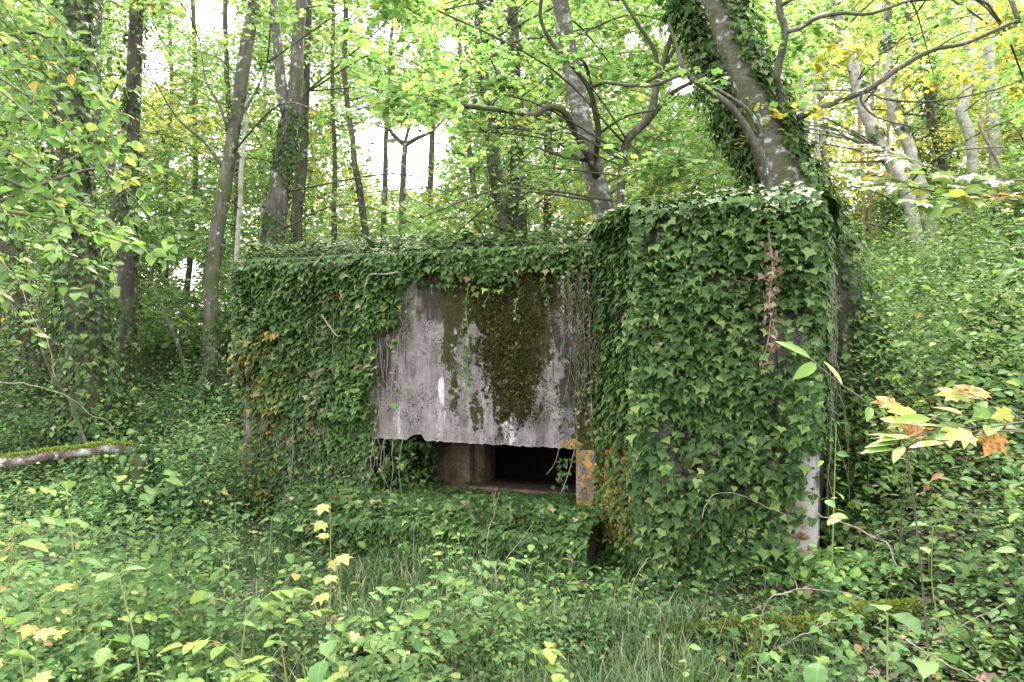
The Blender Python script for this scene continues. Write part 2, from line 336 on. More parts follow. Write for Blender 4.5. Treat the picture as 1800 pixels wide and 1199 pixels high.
# concrete with painted-in growth masks (moss / stain / pale runs stored per vertex)
def concretemat(name, use_attr):
    m, nt, out = newmat(name); L = nt.links.new
    g = nt.nodes.new('ShaderNodeNewGeometry'); mp = nt.nodes.new('ShaderNodeMapping'); L(g.outputs['Position'], mp.inputs[0]); mp.inputs['Scale'].default_value = (1, 1, .16)
    pos = g.outputs['Position']
    base = ramp(nt, [(.34, (.060, .050, .045)), (.44, (.125, .108, .102)), (.54, (.20, .175, .168)), (.66, (.32, .285, .275))], math_(nt, 'ADD', math_(nt, 'MULTIPLY', noise(nt, mp.outputs[0], 7, 8, .68, .3), .6), math_(nt, 'MULTIPLY', noise(nt, pos, 13, 7, .7), .4)))
    base = mixc(nt, math_(nt, 'MULTIPLY', math_(nt, 'SUBTRACT', noise(nt, pos, 70, 4, .6), .58), 6.0, True), base, (.10, .09, .085))
    sepc = None
    sp = math_(nt, 'MULTIPLY', math_(nt, 'SUBTRACT', noise(nt, pos, 70, 4, .6), .52), 12.0, True)
    sp2 = math_(nt, 'MULTIPLY', math_(nt, 'SUBTRACT', noise(nt, pos, 5, 4, .6), .38), 5.0, True)
    base = mixc(nt, math_(nt, 'MULTIPLY', sp, sp2), base, (.018, .016, .013))
    hgt = noise(nt, pos, 40, 6, .7)
    if use_attr == 3: base = mixc(nt, 1.0, base, (.16, .15, .14), 'MULTIPLY')  # interior shade put into the colour: concrete multiplied down to near black
    elif use_attr == 2:
        base = mixc(nt, 1.0, base, (.75, .60, .42), 'MULTIPLY'); base = mixc(nt, math_(nt, 'MULTIPLY', math_(nt, 'SUBTRACT', noise(nt, pos, 7, 5, .7), .50), 6.0, True), base, (.035, .045, .012))
    elif use_attr:
        at = nt.nodes.new('ShaderNodeAttribute'); at.attribute_name = 'growth'; sepc = nt.nodes.new('ShaderNodeSeparateColor'); L(at.outputs['Color'], sepc.inputs[0])
        n = noise(nt, pos, 16, 5, .7); n2 = noise(nt, mp.outputs[0], 22, 5, .7)
        thr = lambda ch, nn, k: math_(nt, 'MULTIPLY', math_(nt, 'SUBTRACT', math_(nt, 'ADD', ch, math_(nt, 'MULTIPLY', math_(nt, 'SUBTRACT', nn, .5), 2.4)), .5), k, True)
        base = mixc(nt, thr(sepc.outputs[2], n2, 2.2), base, (.47, .44, .43))
        base = mixc(nt, math_(nt, 'MULTIPLY', thr(sepc.outputs[1], n2, 2.6), .92), base, (.030, .025, .019))
        mossc = ramp(nt, [(.3, (.014, .014, .004)), (.5, (.034, .034, .008)), (.68, (.062, .060, .013)), (.8, (.11, .10, .024))], noise(nt, pos, 24, 6, .75))
        mf = thr(sepc.outputs[0], n, 6.0)
        base = mixc(nt, mf, base, mossc)
        at2 = nt.nodes.new('ShaderNodeAttribute'); at2.attribute_name = 'ochre'
        och = ramp(nt, [(.35, (.20, .12, .03)), (.5, (.36, .22, .06)), (.65, (.45, .20, .07))], noise(nt, pos, 9, 5, .7))
        base = mixc(nt, thr(at2.outputs['Fac'], n, 4.0), base, och)
        hgt = math_(nt, 'ADD', hgt, math_(nt, 'MULTIPLY', mf, math_(nt, 'MULTIPLY', noise(nt, pos, 60, 5, .8), 2.2)))
    p = nt.nodes.new('ShaderNodeBsdfPrincipled'); L(base, p.inputs['Base Color']); p.inputs['Roughness'].default_value = .9; p.inputs['Specular IOR Level'].default_value = .25
    b = nt.nodes.new('ShaderNodeBump'); b.inputs['Strength'].default_value = .7; b.inputs['Distance'].default_value = .012
    L(hgt, b.inputs['Height']); L(b.outputs[0], p.inputs['Normal']); L(p.outputs[0], out.inputs[0]); return m
M_CONC = concretemat('weathered_concrete', True); M_CONCB = concretemat('brown_concrete', 2); M_INSHADE = concretemat('shade_darkened_concrete', 3); M_CONC0 = concretemat('plain_concrete', False)
def soilmat():
    m, nt, out = newmat('forest_soil'); L = nt.links.new; g = nt.nodes.new('ShaderNodeNewGeometry')
    c = ramp(nt, [(.3, (.025, .018, .012)), (.5, (.05, .036, .024)), (.7, (.085, .062, .042))], noise(nt, g.outputs['Position'], 5, 8, .7))
    c = mixc(nt, math_(nt, 'MULTIPLY', math_(nt, 'SUBTRACT', noise(nt, g.outputs['Position'], 1.1, 5), .45), 4.0, True), c, (.03, .055, .015))
    p = nt.nodes.new('ShaderNodeBsdfPrincipled'); L(c, p.inputs['Base Color']); p.inputs['Roughness'].default_value = .95
    b = nt.nodes.new('ShaderNodeBump'); b.inputs['Strength'].default_value = .8; b.inputs['Distance'].default_value = .04
    L(noise(nt, g.outputs['Position'], 18, 6, .7), b.inputs['Height']); L(b.outputs[0], p.inputs['Normal']); L(p.outputs[0], out.inputs[0]); return m
M_SOIL = soilmat()

# ================================================================ THE GROUND
def build_ground():
    gx = np.concatenate([-np.geomspace(200, 9, 18), np.arange(-8.6, 9.0, .16), np.geomspace(9.4, 200, 18)])
    gy = np.concatenate([-np.geomspace(60, 3.2, 8), np.arange(-3, 16, .16), np.geomspace(16.4, 400, 26)])
    X, Y = np.meshgrid(gx, gy); Z = H(X, Y)
    V = P3(X, Y, Z).reshape(-1, 3); nx, ny = len(gx), len(gy)
    i, j = np.meshgrid(np.arange(ny - 1), np.arange(nx - 1), indexing='ij'); a = (i * nx + j).ravel()
    o = mk('ground', V, np.stack([a, a + 1, a + nx + 1, a + nx], -1), M_SOIL, smooth=True); tag(o, kind='structure')
build_ground()

# ================================================================ THE BUNKER
A0 = np.array([-2.5, 6.9]); B0 = np.array([.70, 5.7]); U2 = (B0 - A0) / np.linalg.norm(B0 - A0); WL = np.linalg.norm(B0 - A0)
N2 = np.array([U2[1], -U2[0]]); N2 = N2 if N2[1] < 0 else -N2       # out of the wall, towards the viewer
TOP, LIP = 2.25, .757
BUNK = np.array([*(A0 + U2 * 1.7), 0.])
def wp(s, z, out=0.): s = np.asarray(s, float); xy = A0 + U2 * s[..., None] + N2 * np.asarray(out, float)[..., None]; return np.concatenate([xy, np.broadcast_to(z, s.shape)[..., None]], -1)
bunker = root('bunker', BUNK, 'ruined grey concrete bunker with open firing slot, half buried under ivy', 'bunker')
def prism(poly, z0, z1):
    poly = np.asarray(poly, float); n = len(poly)
    V = np.vstack([np.c_[poly, np.full(n, z0)], np.c_[poly, np.full(n, z1)]])
    return V, [[i, (i + 1) % n, n + (i + 1) % n, n + i] for i in range(n)], [[0, i + 1, i] for i in range(1, n - 1)] + [[n, n + i, n + i + 1] for i in range(1, n - 1)]
def bm_bevel(o, wd=.02, seg=2):
    m = o.modifiers.new('bevel', 'BEVEL'); m.width = wd; m.segments = seg; m.limit_method = 'ANGLE'; return o
def growth_attr(o, Vw):
    px, py = proj(Vw); n1 = fbm(P3(px / 45., py / 45.), 9); n2 = fbm(P3(px / 14., py / 160.), 17); n3 = fbm(P3(px / 22., py / 90.), 27); n4 = fbm(P3(px / 7., py / 14.), 29)
    def ell(cx, cy, rx, ry, k=.45): return sstep(1.0 + k, 1.0 - k, np.hypot((px - cx) / rx, (py - cy) / ry) + (n1 - .5) * 1.1 + (n4 - .5) * .8)
    moss = ell(902, 600, 62, 140, .35); moss = np.maximum(moss, ell(890, 505, 110, 52, .4) * .9); moss = np.maximum(moss, ell(815, 520, 45, 60) * .85); moss = np.maximum(moss, ell(985, 640, 40, 90) * .42); moss = np.maximum(moss, ell(1000, 760, 30, 30) * .5)
    moss = np.maximum(moss, ell(790, 585, 14, 70, .4) * .8); moss = np.maximum(moss, ell(838, 725, 12, 55, .4) * .72); moss = np.maximum(moss, ell(798, 690, 9, 60, .4) * .6)
    moss = np.maximum(moss, ell(905, 690, 40, 42, .3) * .95); moss = np.maximum(moss, ell(1040, 640, 22, 150) * .8); moss = np.maximum(moss, ell(877, 745, 10, 26) * .55)
    moss = np.maximum(moss, ell(1045, 760, 40, 60) * .85); moss = np.maximum(moss, sstep(560, 1000, 0 * px + px) * 0)
    moss = np.maximum(moss, ell(1035, 700, 30, 120) * .7); moss = np.maximum(moss, ell(935, 560, 55, 90) * .6)
    moss = moss - .95 * sstep(.7, 1.0, 1 - np.hypot((px - 862) / 13, np.minimum(0, py - 650) / 40 )) * sstep(600, 640, py) * (py < 800)
    moss = np.maximum(moss, ell(1280, 850, 130, 200) * .62)
    stain = ell(785, 525, 62, 62) * 1.0; stain = np.maximum(stain, ell(690, 650, 14, 90) * .75); stain = np.maximum(stain, ell(1000, 560, 60, 50) * .8); stain = np.maximum(stain, ell(1030, 610, 42, 210) * .95); stain = np.maximum(stain, sstep(.50, .66, n2) * .40); stain = np.maximum(stain, ell(730, 640, 40, 110) * .38); stain = np.maximum(stain, ell(675, 640, 14, 55) * .8); stain = np.maximum(stain, ell(1010, 520, 50, 60) * .8); stain = np.maximum(stain, ell(705, 620, 24, 50) * .42)
    stain = np.maximum(stain, ell(1035, 600, 20, 120) * .7); stain = np.maximum(stain, sstep(.53, .75, n2) * .42 * (py < 700)); stain = np.maximum(stain, sstep(12, 0, py - 466 + n2 * 30) * .8)
    pale = np.maximum.reduce([ell(777, 690, 8, 34, .5) * .8, ell(774, 740, 12, 26, .5) * .8, ell(699, 730, 8, 38, .6) * .7, ell(798, 590, 6, 34) * .8, ell(895, 755, 18, 34) * .85, ell(872, 640, 9, 30) * .6, ell(770, 560, 14, 60) * .45, ell(960, 560, 24, 22) * .55, ell(958, 545, 16, 20) * .5])
    pale = np.maximum(pale, sstep(.5, .7, n3) * .30)
    pale = np.maximum(pale, ell(1412, 880, 32, 110) * 1.15)
    och = np.maximum.reduce([ell(1405, 930, 24, 60) * .62, ell(1045, 850, 34, 70) * .75, ell(1062, 780, 26, 50) * .6, ell(1000, 780, 22, 10) * .6, ell(1412, 930, 18, 45) * .55])
    n = len(Vw); c = o.data.color_attributes.new('growth', 'FLOAT_COLOR', 'POINT'); c.data.foreach_set('color', np.c_[moss, stain, pale, np.ones(n)].astype(np.float32).ravel())
    f = o.data.attributes.new('ochre', 'FLOAT', 'POINT'); f.data.foreach_set('value', och.astype(np.float32))
    return o
def grid_faces(nr, nc, off=0):
    i, j = np.meshgrid(np.arange(nr - 1), np.arange(nc - 1), indexing='ij'); a = (i * nc + j).ravel() + off
    return np.stack([a, a + 1, a + nc + 1, a + nc], -1)
def relief_slab(name, s0, s1, z0, z1, thick, lip=None, step=.013, label=None):
    """a wall slab whose outer face carries board marks, bulges and spalls"""
    S = np.arange(s0, s1 + step, step); Z = np.arange(z0, z1 + step * 1.2, step * 1.2); SS, ZZ = np.meshgrid(S, Z)
    zb = ZZ.copy()
    if lip is not None:      # ragged lower edge, its lowest rows follow the broken lip
        f = (ZZ - z0) / (z1 - z0); zb = z0 + lip(SS) + (z1 - z0 - lip(SS)) * f
    out = (fbm(P3(SS * 2.2, zb * .5), 31) - .5) * .025 + (fbm(P3(SS * 14, zb * 9), 33, 3) - .5) * .010
    out = out + .0022 * np.sign(np.sin(SS * 2 * np.pi / .19 + .6)) * 1.0 - .006 * (np.abs(((SS + .1) % .19) - .095) > .089)
    if lip is not None: out = out - .02 * np.exp(-((SS - 1.83) / .05) ** 2) * sstep(1.1, .8, zb)
    V = wp(SS.ravel(), zb.ravel(), out.ravel()); nr, nc = SS.shape; n = len(V)
    rim = np.concatenate([np.arange(nc), np.arange(1, nr) * nc + nc - 1, (nr - 1) * nc + np.arange(nc - 2, -1, -1), np.arange(nr - 2, 0, -1) * nc])
    bk = V[rim] - np.r_[N2, 0] * thick; m = len(rim); r2 = (np.arange(m) + 1) % m
    Q2 = np.stack([rim, n + np.arange(m), n + r2, rim[r2]], -1)
    cidx = n + m; Vall = np.vstack([V, bk, bk.mean(0)]); T = np.stack([np.full(m, cidx), n + r2, n + np.arange(m)], -1)
    o = mk(name, Vall, [np.vstack([grid_faces(nr, nc)[:, ::-1], Q2]), T], M_CONC, bunker, smooth=True, base=BUNK); growth_attr(o, Vall)
    if label: tag(o, label)
    return o
SL = 1.351                                        # where the slot begins
lipf = lambda s: .045 * np.exp(-((s - 1.80) / .07) ** 4) + (fbm(P3(s * 30, 0), 41) - .5) * .022
relief_slab('front_wall', 0.0, SL - .002, -.35, TOP, .9)
relief_slab('overhanging_wall', SL + .002, WL + .06, LIP, TOP - .003, .50, lipf, label='stained concrete panel over the slot, dark green moss and pale lime runs')
# roof slab, lintel-side wall, recess
def bpart(name, poly, z0, z1, mat=None, bev=.02, label=None, attr=False):
    V, Q, T = prism(poly, z0, z1); o = mk(name, V, [np.array(Q), np.array(T)], mat or M_CONC0, bunker, base=BUNK); bm_bevel(o, bev)
    if label: tag(o, label)
    return o
q = lambda s, d: tuple(A0 + U2 * s - N2 * d)      # plan point: s along the wall, d behind its face
bpart('roof_slab', [q(-.03, -.015), q(WL + .3, -.015), q(WL + .3, 3.4), q(-.03, 3.4)], TOP + .003, TOP + .10, bev=.03)
bpart('side_wall', [q(.01, .905), q(.5, .905), q(.5, 3.3), q(.01, 3.3)], -.3, TOP)
bpart('rear_wall', [q(.5, 2.9), q(WL + .25, 2.9), q(WL + .25, 3.3), q(.5, 3.3)], -.3, TOP, M_INSHADE)
bpart('slot_lining', [q(SL - .02, .904), q(1.83, .64), q(1.83, .905), q(SL, 1.2)], -.2, TOP - .4, M_CONCB, bev=.01)
bpart('slot_pillar', [q(1.835, .60), q(2.03, .60), q(2.03, .98), q(1.835, .98)], -.2, TOP - .3, M_CONCB, .012, 'brownish concrete pillar inside the slot')
bpart('slot_reveal', [q(2.035, .70), q(2.11, .78), q(2.11, 1.05), q(2.035, 1.0)], -.2, TOP - .3, M_CONCB, bev=.01)
bpart('slot_sill', [q(SL + .01, .40), q(WL + .1, .40), q(WL + .1, 1.0), q(SL + .01, 1.0)], -.2, .285, M_CONCB, bev=.012)
bpart('sill_board', [q(2.1, .42), q(3.22, .42), q(3.22, .50), q(2.1, .50)], .288, .315, M_CONCB, bev=.006)
bpart('firing_ledge', [q(SL - .35, -.70), q(WL - .02, -.62), q(WL + .0, .39), q(SL + .005, .39), q(SL + .005, -.02), q(SL - .35, -.02)], -.25, .25, M_CONCB, bev=.03)
bpart('slot_cheek', [q(3.20, .003), q(WL + .25, .003), q(WL + .25, 1.1), q(3.20, 1.1)], -.2, LIP - .004, M_CONC, .01, 'ochre algae covered concrete cheek at the right end of the slot')
bpart('inner_wall', [q(WL + .0, 1.12), q(WL + .25, 1.12), q(WL + .25, 2.9), q(WL + .0, 2.9)], -.3, TOP, M_INSHADE)
bpart('inner_floor', [q(.5, 1.0), q(WL, 1.0), q(WL, 2.9), q(.5, 2.9)], -.3, .0, M_INSHADE, bev=.01)
# pier: subdivided so that growth masks land on it
PF = [np.array(p) for p in ((.70, 5.74), (.835, 4.95), (1.885, 4.56), (2.56, 6.02), (1.4, 6.5))]
PTOP = 2.46
def build_pier():
    V, Q = [], []; off = 0
    for k in range(len(PF)):
        a, b = PF[k], PF[(k + 1) % len(PF)]; L_ = np.linalg.norm(b - a); nc = max(2, int(L_ / .03)); nr = 86
        t = np.linspace(0, 1, nc); z = np.linspace(-.3, PTOP, nr); TT, ZZ = np.meshgrid(t, z); XY = a + (b - a) * TT[..., None]
        nn = norm(np.array([(b - a)[1], -(b - a)[0]])); e = sstep(0, .06, TT * L_) * sstep(0, .06, (1 - TT) * L_)
        d = e * ((fbm(P3(XY[..., 0] * 6, XY[..., 1] * 6, ZZ * 5), 51) - .5) * .03)
        V.append(np.concatenate([XY + nn * d[..., None], ZZ[..., None]], -1).reshape(-1, 3)); Q.append(grid_faces(nr, nc, off)); off += nr * nc
    n = off; top = np.array([[*p, PTOP] for p in PF]); V.append(top)
    V = np.vstack(V); T = np.array([[n, n + 1, n + 2], [n, n + 2, n + 3], [n, n + 3, n + 4]])
    o = mk('corner_pier', V, [np.vstack(Q), T], M_CONC, bunker, smooth=False, base=BUNK); growth_attr(o, V); tag(o, 'taller square concrete pier at the right end, bare only along its lower right edge')
build_pier()
for o in list(bunker.children):
    if o.name.startswith('slot_cheek'):
        Vw = np.array([v.co[:] for v in o.data.vertices]) + BUNK; growth_attr(o, Vw)
        for d in o.data.attributes['ochre'].data: d.value = .58
        for d in o.data.color_attributes['growth'].data: d.color = (.52, .45, .2, 1)

# ================================================================ IVY ON THE BUNKER
DOWN = np.array([0, 0, -1.])
def drape(n, ptf, nrm, maskf, size, lift=.07, spread=.35, droopy=.75, seedn=1):
    """leaves laid over a wall like shingles. ptf(n)-> points; nrm outward normal"""
    P = ptf(n); px, py = proj(P); keep = rng.random(len(P)) < maskf(px, py, P); P = P[keep]; m = len(P)
    Nn = np.broadcast_to(nrm, (m, 3)); thick = fbm(P * 2.6, seedn) * lift * 1.6
    P = P + Nn * (thick * (.35 + .65 * rng.random(m)))[:, None]
    N = norm(Nn + np.array([0, 0, .85]) + runit(m) * spread); D = norm(DOWN * droopy + runit(m) * .55 + Nn * .50)
    S = size * np.clip(rng.lognormal(-.03, .38, m), .35, 1.9); return P, N, D, S
def quadpts(a, b, z0, z1):
    a = np.asarray(a); b = np.asarray(b)
    def f(n): t = rng.random(n); z = z0 + (z1 - z0) * rng.random(n); return np.c_[a + (b - a) * t[:, None], z]
    return f
def cat(L): return [np.concatenate([l[k] for l in L]) for k in range(4)]
def dryness(P, p): return (rng.random(len(P)) < p).astype(int)
def vines(name, parent, base, starts, mat, ln=(.5, 1.4), r=.004, wob=.05, seg=4):
    mb = MB()
    for P, nn in starts:
        l = rng.uniform(*ln); k = 7; t = np.linspace(0, 1, k)[:, None]
        pts = P + nn * (.03 + .04 * rng.random()) + DOWN * l * t + np.cumsum(rng.normal(0, wob * .4, (k, 3)), 0) * np.array([1, .6, .3])
        mb.tube(pts, r, r * .5, seg, 4)
    return mb.build(name, mat, parent, base)

# -- pier ivy
def pier_ivy():
    base = np.array([1.38, 4.74, 0.]); r = root('ivy', base, 'dense dark green ivy cloaking the tall corner pier right of the slot', 'ivy', 'ivy growing over the bunker')
    def m_front(px, py, P):
        bare = (sstep(1385, 1400, px) * (py > 770 + (px < 1410) * 90) * (py < 975)) ; bare = np.maximum(bare, (np.abs(px - 1126) < 7) * (py > 890) * (py < 1000) * .9)
        hole = fbm(P * 3.0, 77) < .40
        return np.clip((1 - bare * .93) * (1 - .8 * hole) * (1 - .6 * (np.abs(px - 1360) < 26) * (py > 620)), 0, 1)
    nF = norm(np.r_[PF[2] - PF[1], 0.]); nF = np.array([nF[1], -nF[0], 0.])
    nL = norm(np.r_[PF[1] - PF[0], 0.]); nL = np.array([nL[1], -nL[0], 0.]); nR = norm(np.r_[PF[3] - PF[2], 0.]); nR = np.array([nR[1], -nR[0], 0.])
    L = [drape(10500, quadpts(PF[1], PF[2], -.05, PTOP + .04), nF, m_front, .047, .27, .55, seedn=2),
         drape(3800, quadpts(PF[1], PF[2], -.05, PTOP), nF, m_front, .038, .03, .5, seedn=3),
         drape(4600, quadpts(PF[0], PF[1], -.05, PTOP), nL, lambda px, py, P: np.where((py > 780) & (py < 960), .35, .95), .046, .08, .5, seedn=4),
         drape(2600, quadpts(PF[2], PF[3], -.05, PTOP + .03), nR, lambda px, py, P: np.where((py > 740) & (P[:, 1] < 4.75), .06, .95) + 0 * px, .052, .06, .45, seedn=5)]
    # rounded mantle along the top edges
    def top(n):
        t = rng.random(n); u = rng.random(n); p = (PF[1] * (1 - t)[:, None] + PF[2] * t[:, None]) * (1 - u)[:, None] + (PF[0] * (1 - t)[:, None] + PF[3] * t[:, None]) * u[:, None]
        return np.c_[p, np.full(n, PTOP + .02)]
    Pt = top(2400); Nt = norm(np.array([0, -.25, 1.]) + runit(2400) * .45); Pt[:, 2] += rng.random(2400) * (.05 + .10 * fbm(Pt * 3, 8))
    L.append((Pt, Nt, norm(np.array([0, -.7, -.2]) + runit(2400) * .8), .054 * rng.lognormal(0, .28, 2400)))
    for cpt, n1_, n2_, z0_ in ((PF[1], nL, nF, .0), (PF[2], nF, nR, .95)):
        n = 1800; al = rng.random(n) * 1.57; dirn = norm(n1_ * np.cos(al)[:, None] + n2_ * np.sin(al)[:, None]); p = np.c_[np.tile(cpt, (n, 1)), rng.uniform(z0_, PTOP + .03, n)] - (n1_ + n2_) * .03
        rr = .04 + .09 * fbm(p * 3, 14); L.append((p + dirn * (rr * (.5 + .5 * rng.random(n)))[:, None], norm(dirn + runit(n) * .4 + np.array([0, 0, .4])), norm(DOWN * .8 + dirn * .3 + runit(n) * .5), .050 * rng.lognormal(0, .3, n)))
    for a, b, nn in ((PF[1], PF[2], nF), (PF[0], PF[1], nL), (PF[2], PF[3], nR)):
        n = 1300; t = rng.random(n); al = rng.random(n) * 1.5; p = np.c_[a + (b - a) * t[:, None], np.full(n, PTOP - .03)]
        rr = .05 + .11 * fbm(p * 3, 12); dirn = nn * np.cos(al)[:, None] + np.array([0, 0, 1.]) * np.sin(al)[:, None]
        L.append((p + dirn * (rr * (.6 + .4 * rng.random(n)))[:, None], norm(dirn + runit(n) * .35 + np.array([0, 0, .3])), norm(DOWN * .8 + nn * .35 + runit(n) * .6), .047 * rng.lognormal(0, .35, n)))
    # drooping strands that stand off the face
    for px, y0, y1 in ((1158, 440, 590), (1200, 450, 485), (1268, 490, 555), (1105, 510, 590), (1290, 420, 450), (1235, 560, 600), (1330, 650, 700), (1225, 430, 482)):
        k = int((y1 - y0) / 5); d = 4.72; c = np.array([W(px + 6 * math.sin(j * .5), y0 + (y1 - y0) * j / k, d) for j in range(k)]) - np.array([0, .05, 0])
        L.append((c + rng.normal(0, .012, (k, 3)), norm(np.array([0, -.8, .5]) + runit(k) * .4), norm(DOWN + runit(k) * .8), rng.uniform(.022, .042, k)))
    P, N, D, S = cat(L); mi = dryness(P, .006); pz = fbm(P * 5, 91); mi[(pz > .72) & (rng.random(len(P)) < .25)] = 1
    split_leaves(r, base, 'ivy', IVY, [M_IVY, M_IVYD], P, N, D, S, mi, 300, 'foliage')
    st = [(np.r_[PF[1] + (PF[2] - PF[1]) * t, z], nF) for t, z in zip(rng.random(34), rng.uniform(.9, 2.3, 34))]
    vines('vine', r, base, st, B_TWIG, (.3, .9), .004)
    vines('pale_vine', r, base, [(np.r_[PF[2] + (PF[3] - PF[2]) * t, z], nR) for t, z in zip(rng.random(26) * .6, rng.uniform(1.2, 2.4, 26))], B_DEAD, (.5, 1.3), .0035)
    # withered strand
    b2 = W(1355, 470, 4.45); r2 = root('withered_ivy_strand', b2, 'dead brown ivy strand hanging down the front of the corner pier', 'ivy')
    c = smooth_path([W(1350, 400, 4.5), W(1358, 470, 4.42), W(1352, 530, 4.42), W(1362, 590, 4.42), W(1345, 640, 4.44)], 8); mb = MB(); mb.add(*tube(c, .005, 5)); mb.tube([c[-14], c[-8] + [-.04, 0, -.02], c[-8] + [-.09, 0, -.16]], .003, .002, 4); mb.build('stem', B_DEAD, r2, b2)
    k = 150; ii = rng.integers(3, len(c), k); Pd = c[ii] + rng.normal(0, .022, (k, 3)) * [1, .6, 1]
    leaf_objs(r2, b2, 'ivyd', IVY, [M_IVYD], Pd, norm(np.array([0, -.6, .3]) + runit(k)), norm(DOWN + runit(k) * .7), rng.uniform(.028, .055, k), 0)
pier_ivy()

# -- wall ivy, left of the slot
def wall_ivy():
    base = np.r_[A0 + U2 * .7 + N2 * .1, 0.]; r = root('ivy', base, 'dense ivy curtain over the left half of the concrete wall, browner towards the foot', 'ivy', 'ivy growing over the bunker')
    nW = np.r_[N2, 0.]
    def bound(py): return np.interp(py, [440, 500, 560, 620, 680, 770, 860, 1000], [712, 700, 690, 668, 660, 650, 655, 640])
    def m1(px, py, P):
        n = (fbm(P3(px / 30., py / 30.), 61) - .5) * 55; inside = px < bound(py) + n
        leftbare = (px < 446) & (py > 690) & (py < 830)
        low = sstep(590, 760, py) * .25; strands = (fbm(P3(px / 14., py / 220.), 63) > .60) * .55
        return np.where(inside, np.clip((1 - low) * (1 - .9 * leftbare), 0, 1), strands * sstep(60, 0, px - bound(py)))
    a, b = A0 - U2 * .03, A0 + U2 * 1.75
    L = [drape(11000, quadpts(a, b, .95, TOP + .05), nW, m1, .046, .18, .5, seedn=21),
         drape(7000, quadpts(a, b, .0, 1.25), nW, m1, .038, .10, .45, seedn=22),
         drape(3600, quadpts(a, b, .0, TOP), nW, m1, .036, .04, .5, seedn=23)]
    nS = np.r_[-U2, 0.]; L.append(drape(1500, quadpts(q(0, 0), q(0, .9), 0, TOP), nS, lambda px, py, P: .8 + 0 * px, .05, .12, .45, seedn=24))
    P, N, D, S = cat(L); px, py = proj(P); mi = dryness(P, .012); mi[(fbm(P * 4, 92) > .60) & (rng.random(len(P)) < .08 + .22 * (py > 600))] = 1
    mi[(px < 490) & (py > 580) & (rng.random(len(P)) < .25)] = 2
    split_leaves(r, base, 'ivy', IVY, [M_IVY, M_IVYD, M_ORIVY], P, N, D, S, mi, 300, 'foliage')
    vines('vine', r, base, [(np.r_[A0 + U2 * s, z], nW) for s, z in zip(rng.random(90) * 1.75, rng.uniform(.6, 2.2, 90))], B_DEAD, (.3, 1.2), .0032)
    for k, pts in enumerate(([W(700, 478, 6.15), W(680, 482, 6.15), W(650, 483, 6.2), W(643, 500, 6.22), W(640, 512, 6.25)], [W(565, 553, 6.35), W(580, 575, 6.35), W(592, 590, 6.3), W(600, 590, 6.3)])):
        MB().tube(pts, .009, .004, 6).build('bare_stem', B_DEAD, r, base)
wall_ivy()

# -- parapet fringe along the roof edge, with hanging strands over the bare panel
def fringe_ivy():
    base = np.r_[A0 + U2 * 2.3, TOP + .1]; r = root('ivy', base, 'ivy and trailing runners hanging from the roof edge over the bare concrete panel', 'ivy', 'ivy growing over the bunker')
    nW = np.r_[N2, 0.]; L = []
    n = 6400; s = rng.random(n) * (WL + .15) - .05; drop = np.abs(rng.normal(0, .085, n)) * (.45 + 1.5 * fbm(P3(s * 3.1, 0), 71)); ot = .02 + .09 * rng.random(n)
    P = wp(s, TOP + .10 - drop, ot); L.append((P, norm(nW + [0, 0, .7] + runit(n) * .45), norm(DOWN * .7 + nW * .3 + runit(n) * .5), .045 * rng.lognormal(0, .3, n)))
    n = 8200; s = rng.random(n) * (WL + .2) - .05; d = rng.random(n) ** 1.5 * 3.2; P = wp(s, TOP + .12, -d); P[:, 2] += rng.random(n) * .10 * (1 + 1.0 * fbm(P * 2, 73))
    L.append((P, norm(np.array([0, -.3, 1]) + runit(n) * .5), norm(nW + runit(n) * .9), .052 * rng.lognormal(0, .3, n)))
    runners = [(726, 470, 600), (738, 468, 560), (762, 470, 520), (828, 480, 700), (820, 560, 690), (868, 465, 540), (925, 470, 560), (960, 470, 530), (985, 470, 555), (1003, 470, 600), (1020, 480, 720), (1035, 480, 780), (700, 480, 560), (1048, 520, 760), (1010, 600, 800), (1030, 700, 830), (655, 600, 790), (745, 470, 500), (905, 465, 500), (1000, 500, 640), (640, 560, 700)]
    mb = MB()
    for (x0, y0, y1) in runners:
        k = 9; t = np.linspace(0, 1, k); xs = x0 + np.cumsum(rng.normal(0, 3.2, k)); ys = y0 + (y1 - y0) * t
        sS = (lambda xx: (2.5 + 6.9 * (xx - CX) / F) / (U2[0] - U2[1] * (xx - CX) / F))(xs); dd = 6.9 + U2[1] * sS
        pts = wp(sS, EYE - (ys - CY) / F * dd, .035 + .02 * np.sin(t * 7 + x0)); mb.tube(pts, .0035, .002, 4, 4)
        pp = smooth_path(pts, 8); m = int((y1 - y0) / 3.2); ii = rng.integers(0, len(pp), m)
        L.append((pp[ii] + rng.normal(0, .012, (m, 3)), norm(nW + [0, 0, .4] + runit(m) * .4), norm(DOWN + runit(m) * .8), rng.uniform(.018, .042, m)))
    mb.build('runner', B_STEM, r, base)
    P, N, D, S = cat(L); mi = dryness(P, .03); px, py = proj(P); mi[(px > 985) & (px < 1050) & (py > 470) & (rng.random(len(P)) < .35)] = 1
    split_leaves(r, base, 'ivy', IVY2, [M_IVY, M_IVYD], P, N, D, S, mi, 220, 'foliage', show=(P[:, 1] < 6.6) * 1.)
    # tangle of bare brown stems right of the panel
    mb = MB()
    for k in range(46):
        x0 = rng.uniform(990, 1062); y0 = rng.uniform(470, 620); l = rng.uniform(30, 150); d = 5.66 + rng.uniform(-.08, .0)
        pts = [W(x0 + rng.normal(0, 8), y0 + l * t, d - .05) for t in (0, .35, .7, 1)]; mb.tube(pts, .004, .0025, 4, 4)
    mb.build('stem_tangle', B_BROWN, r, base)
fringe_ivy()

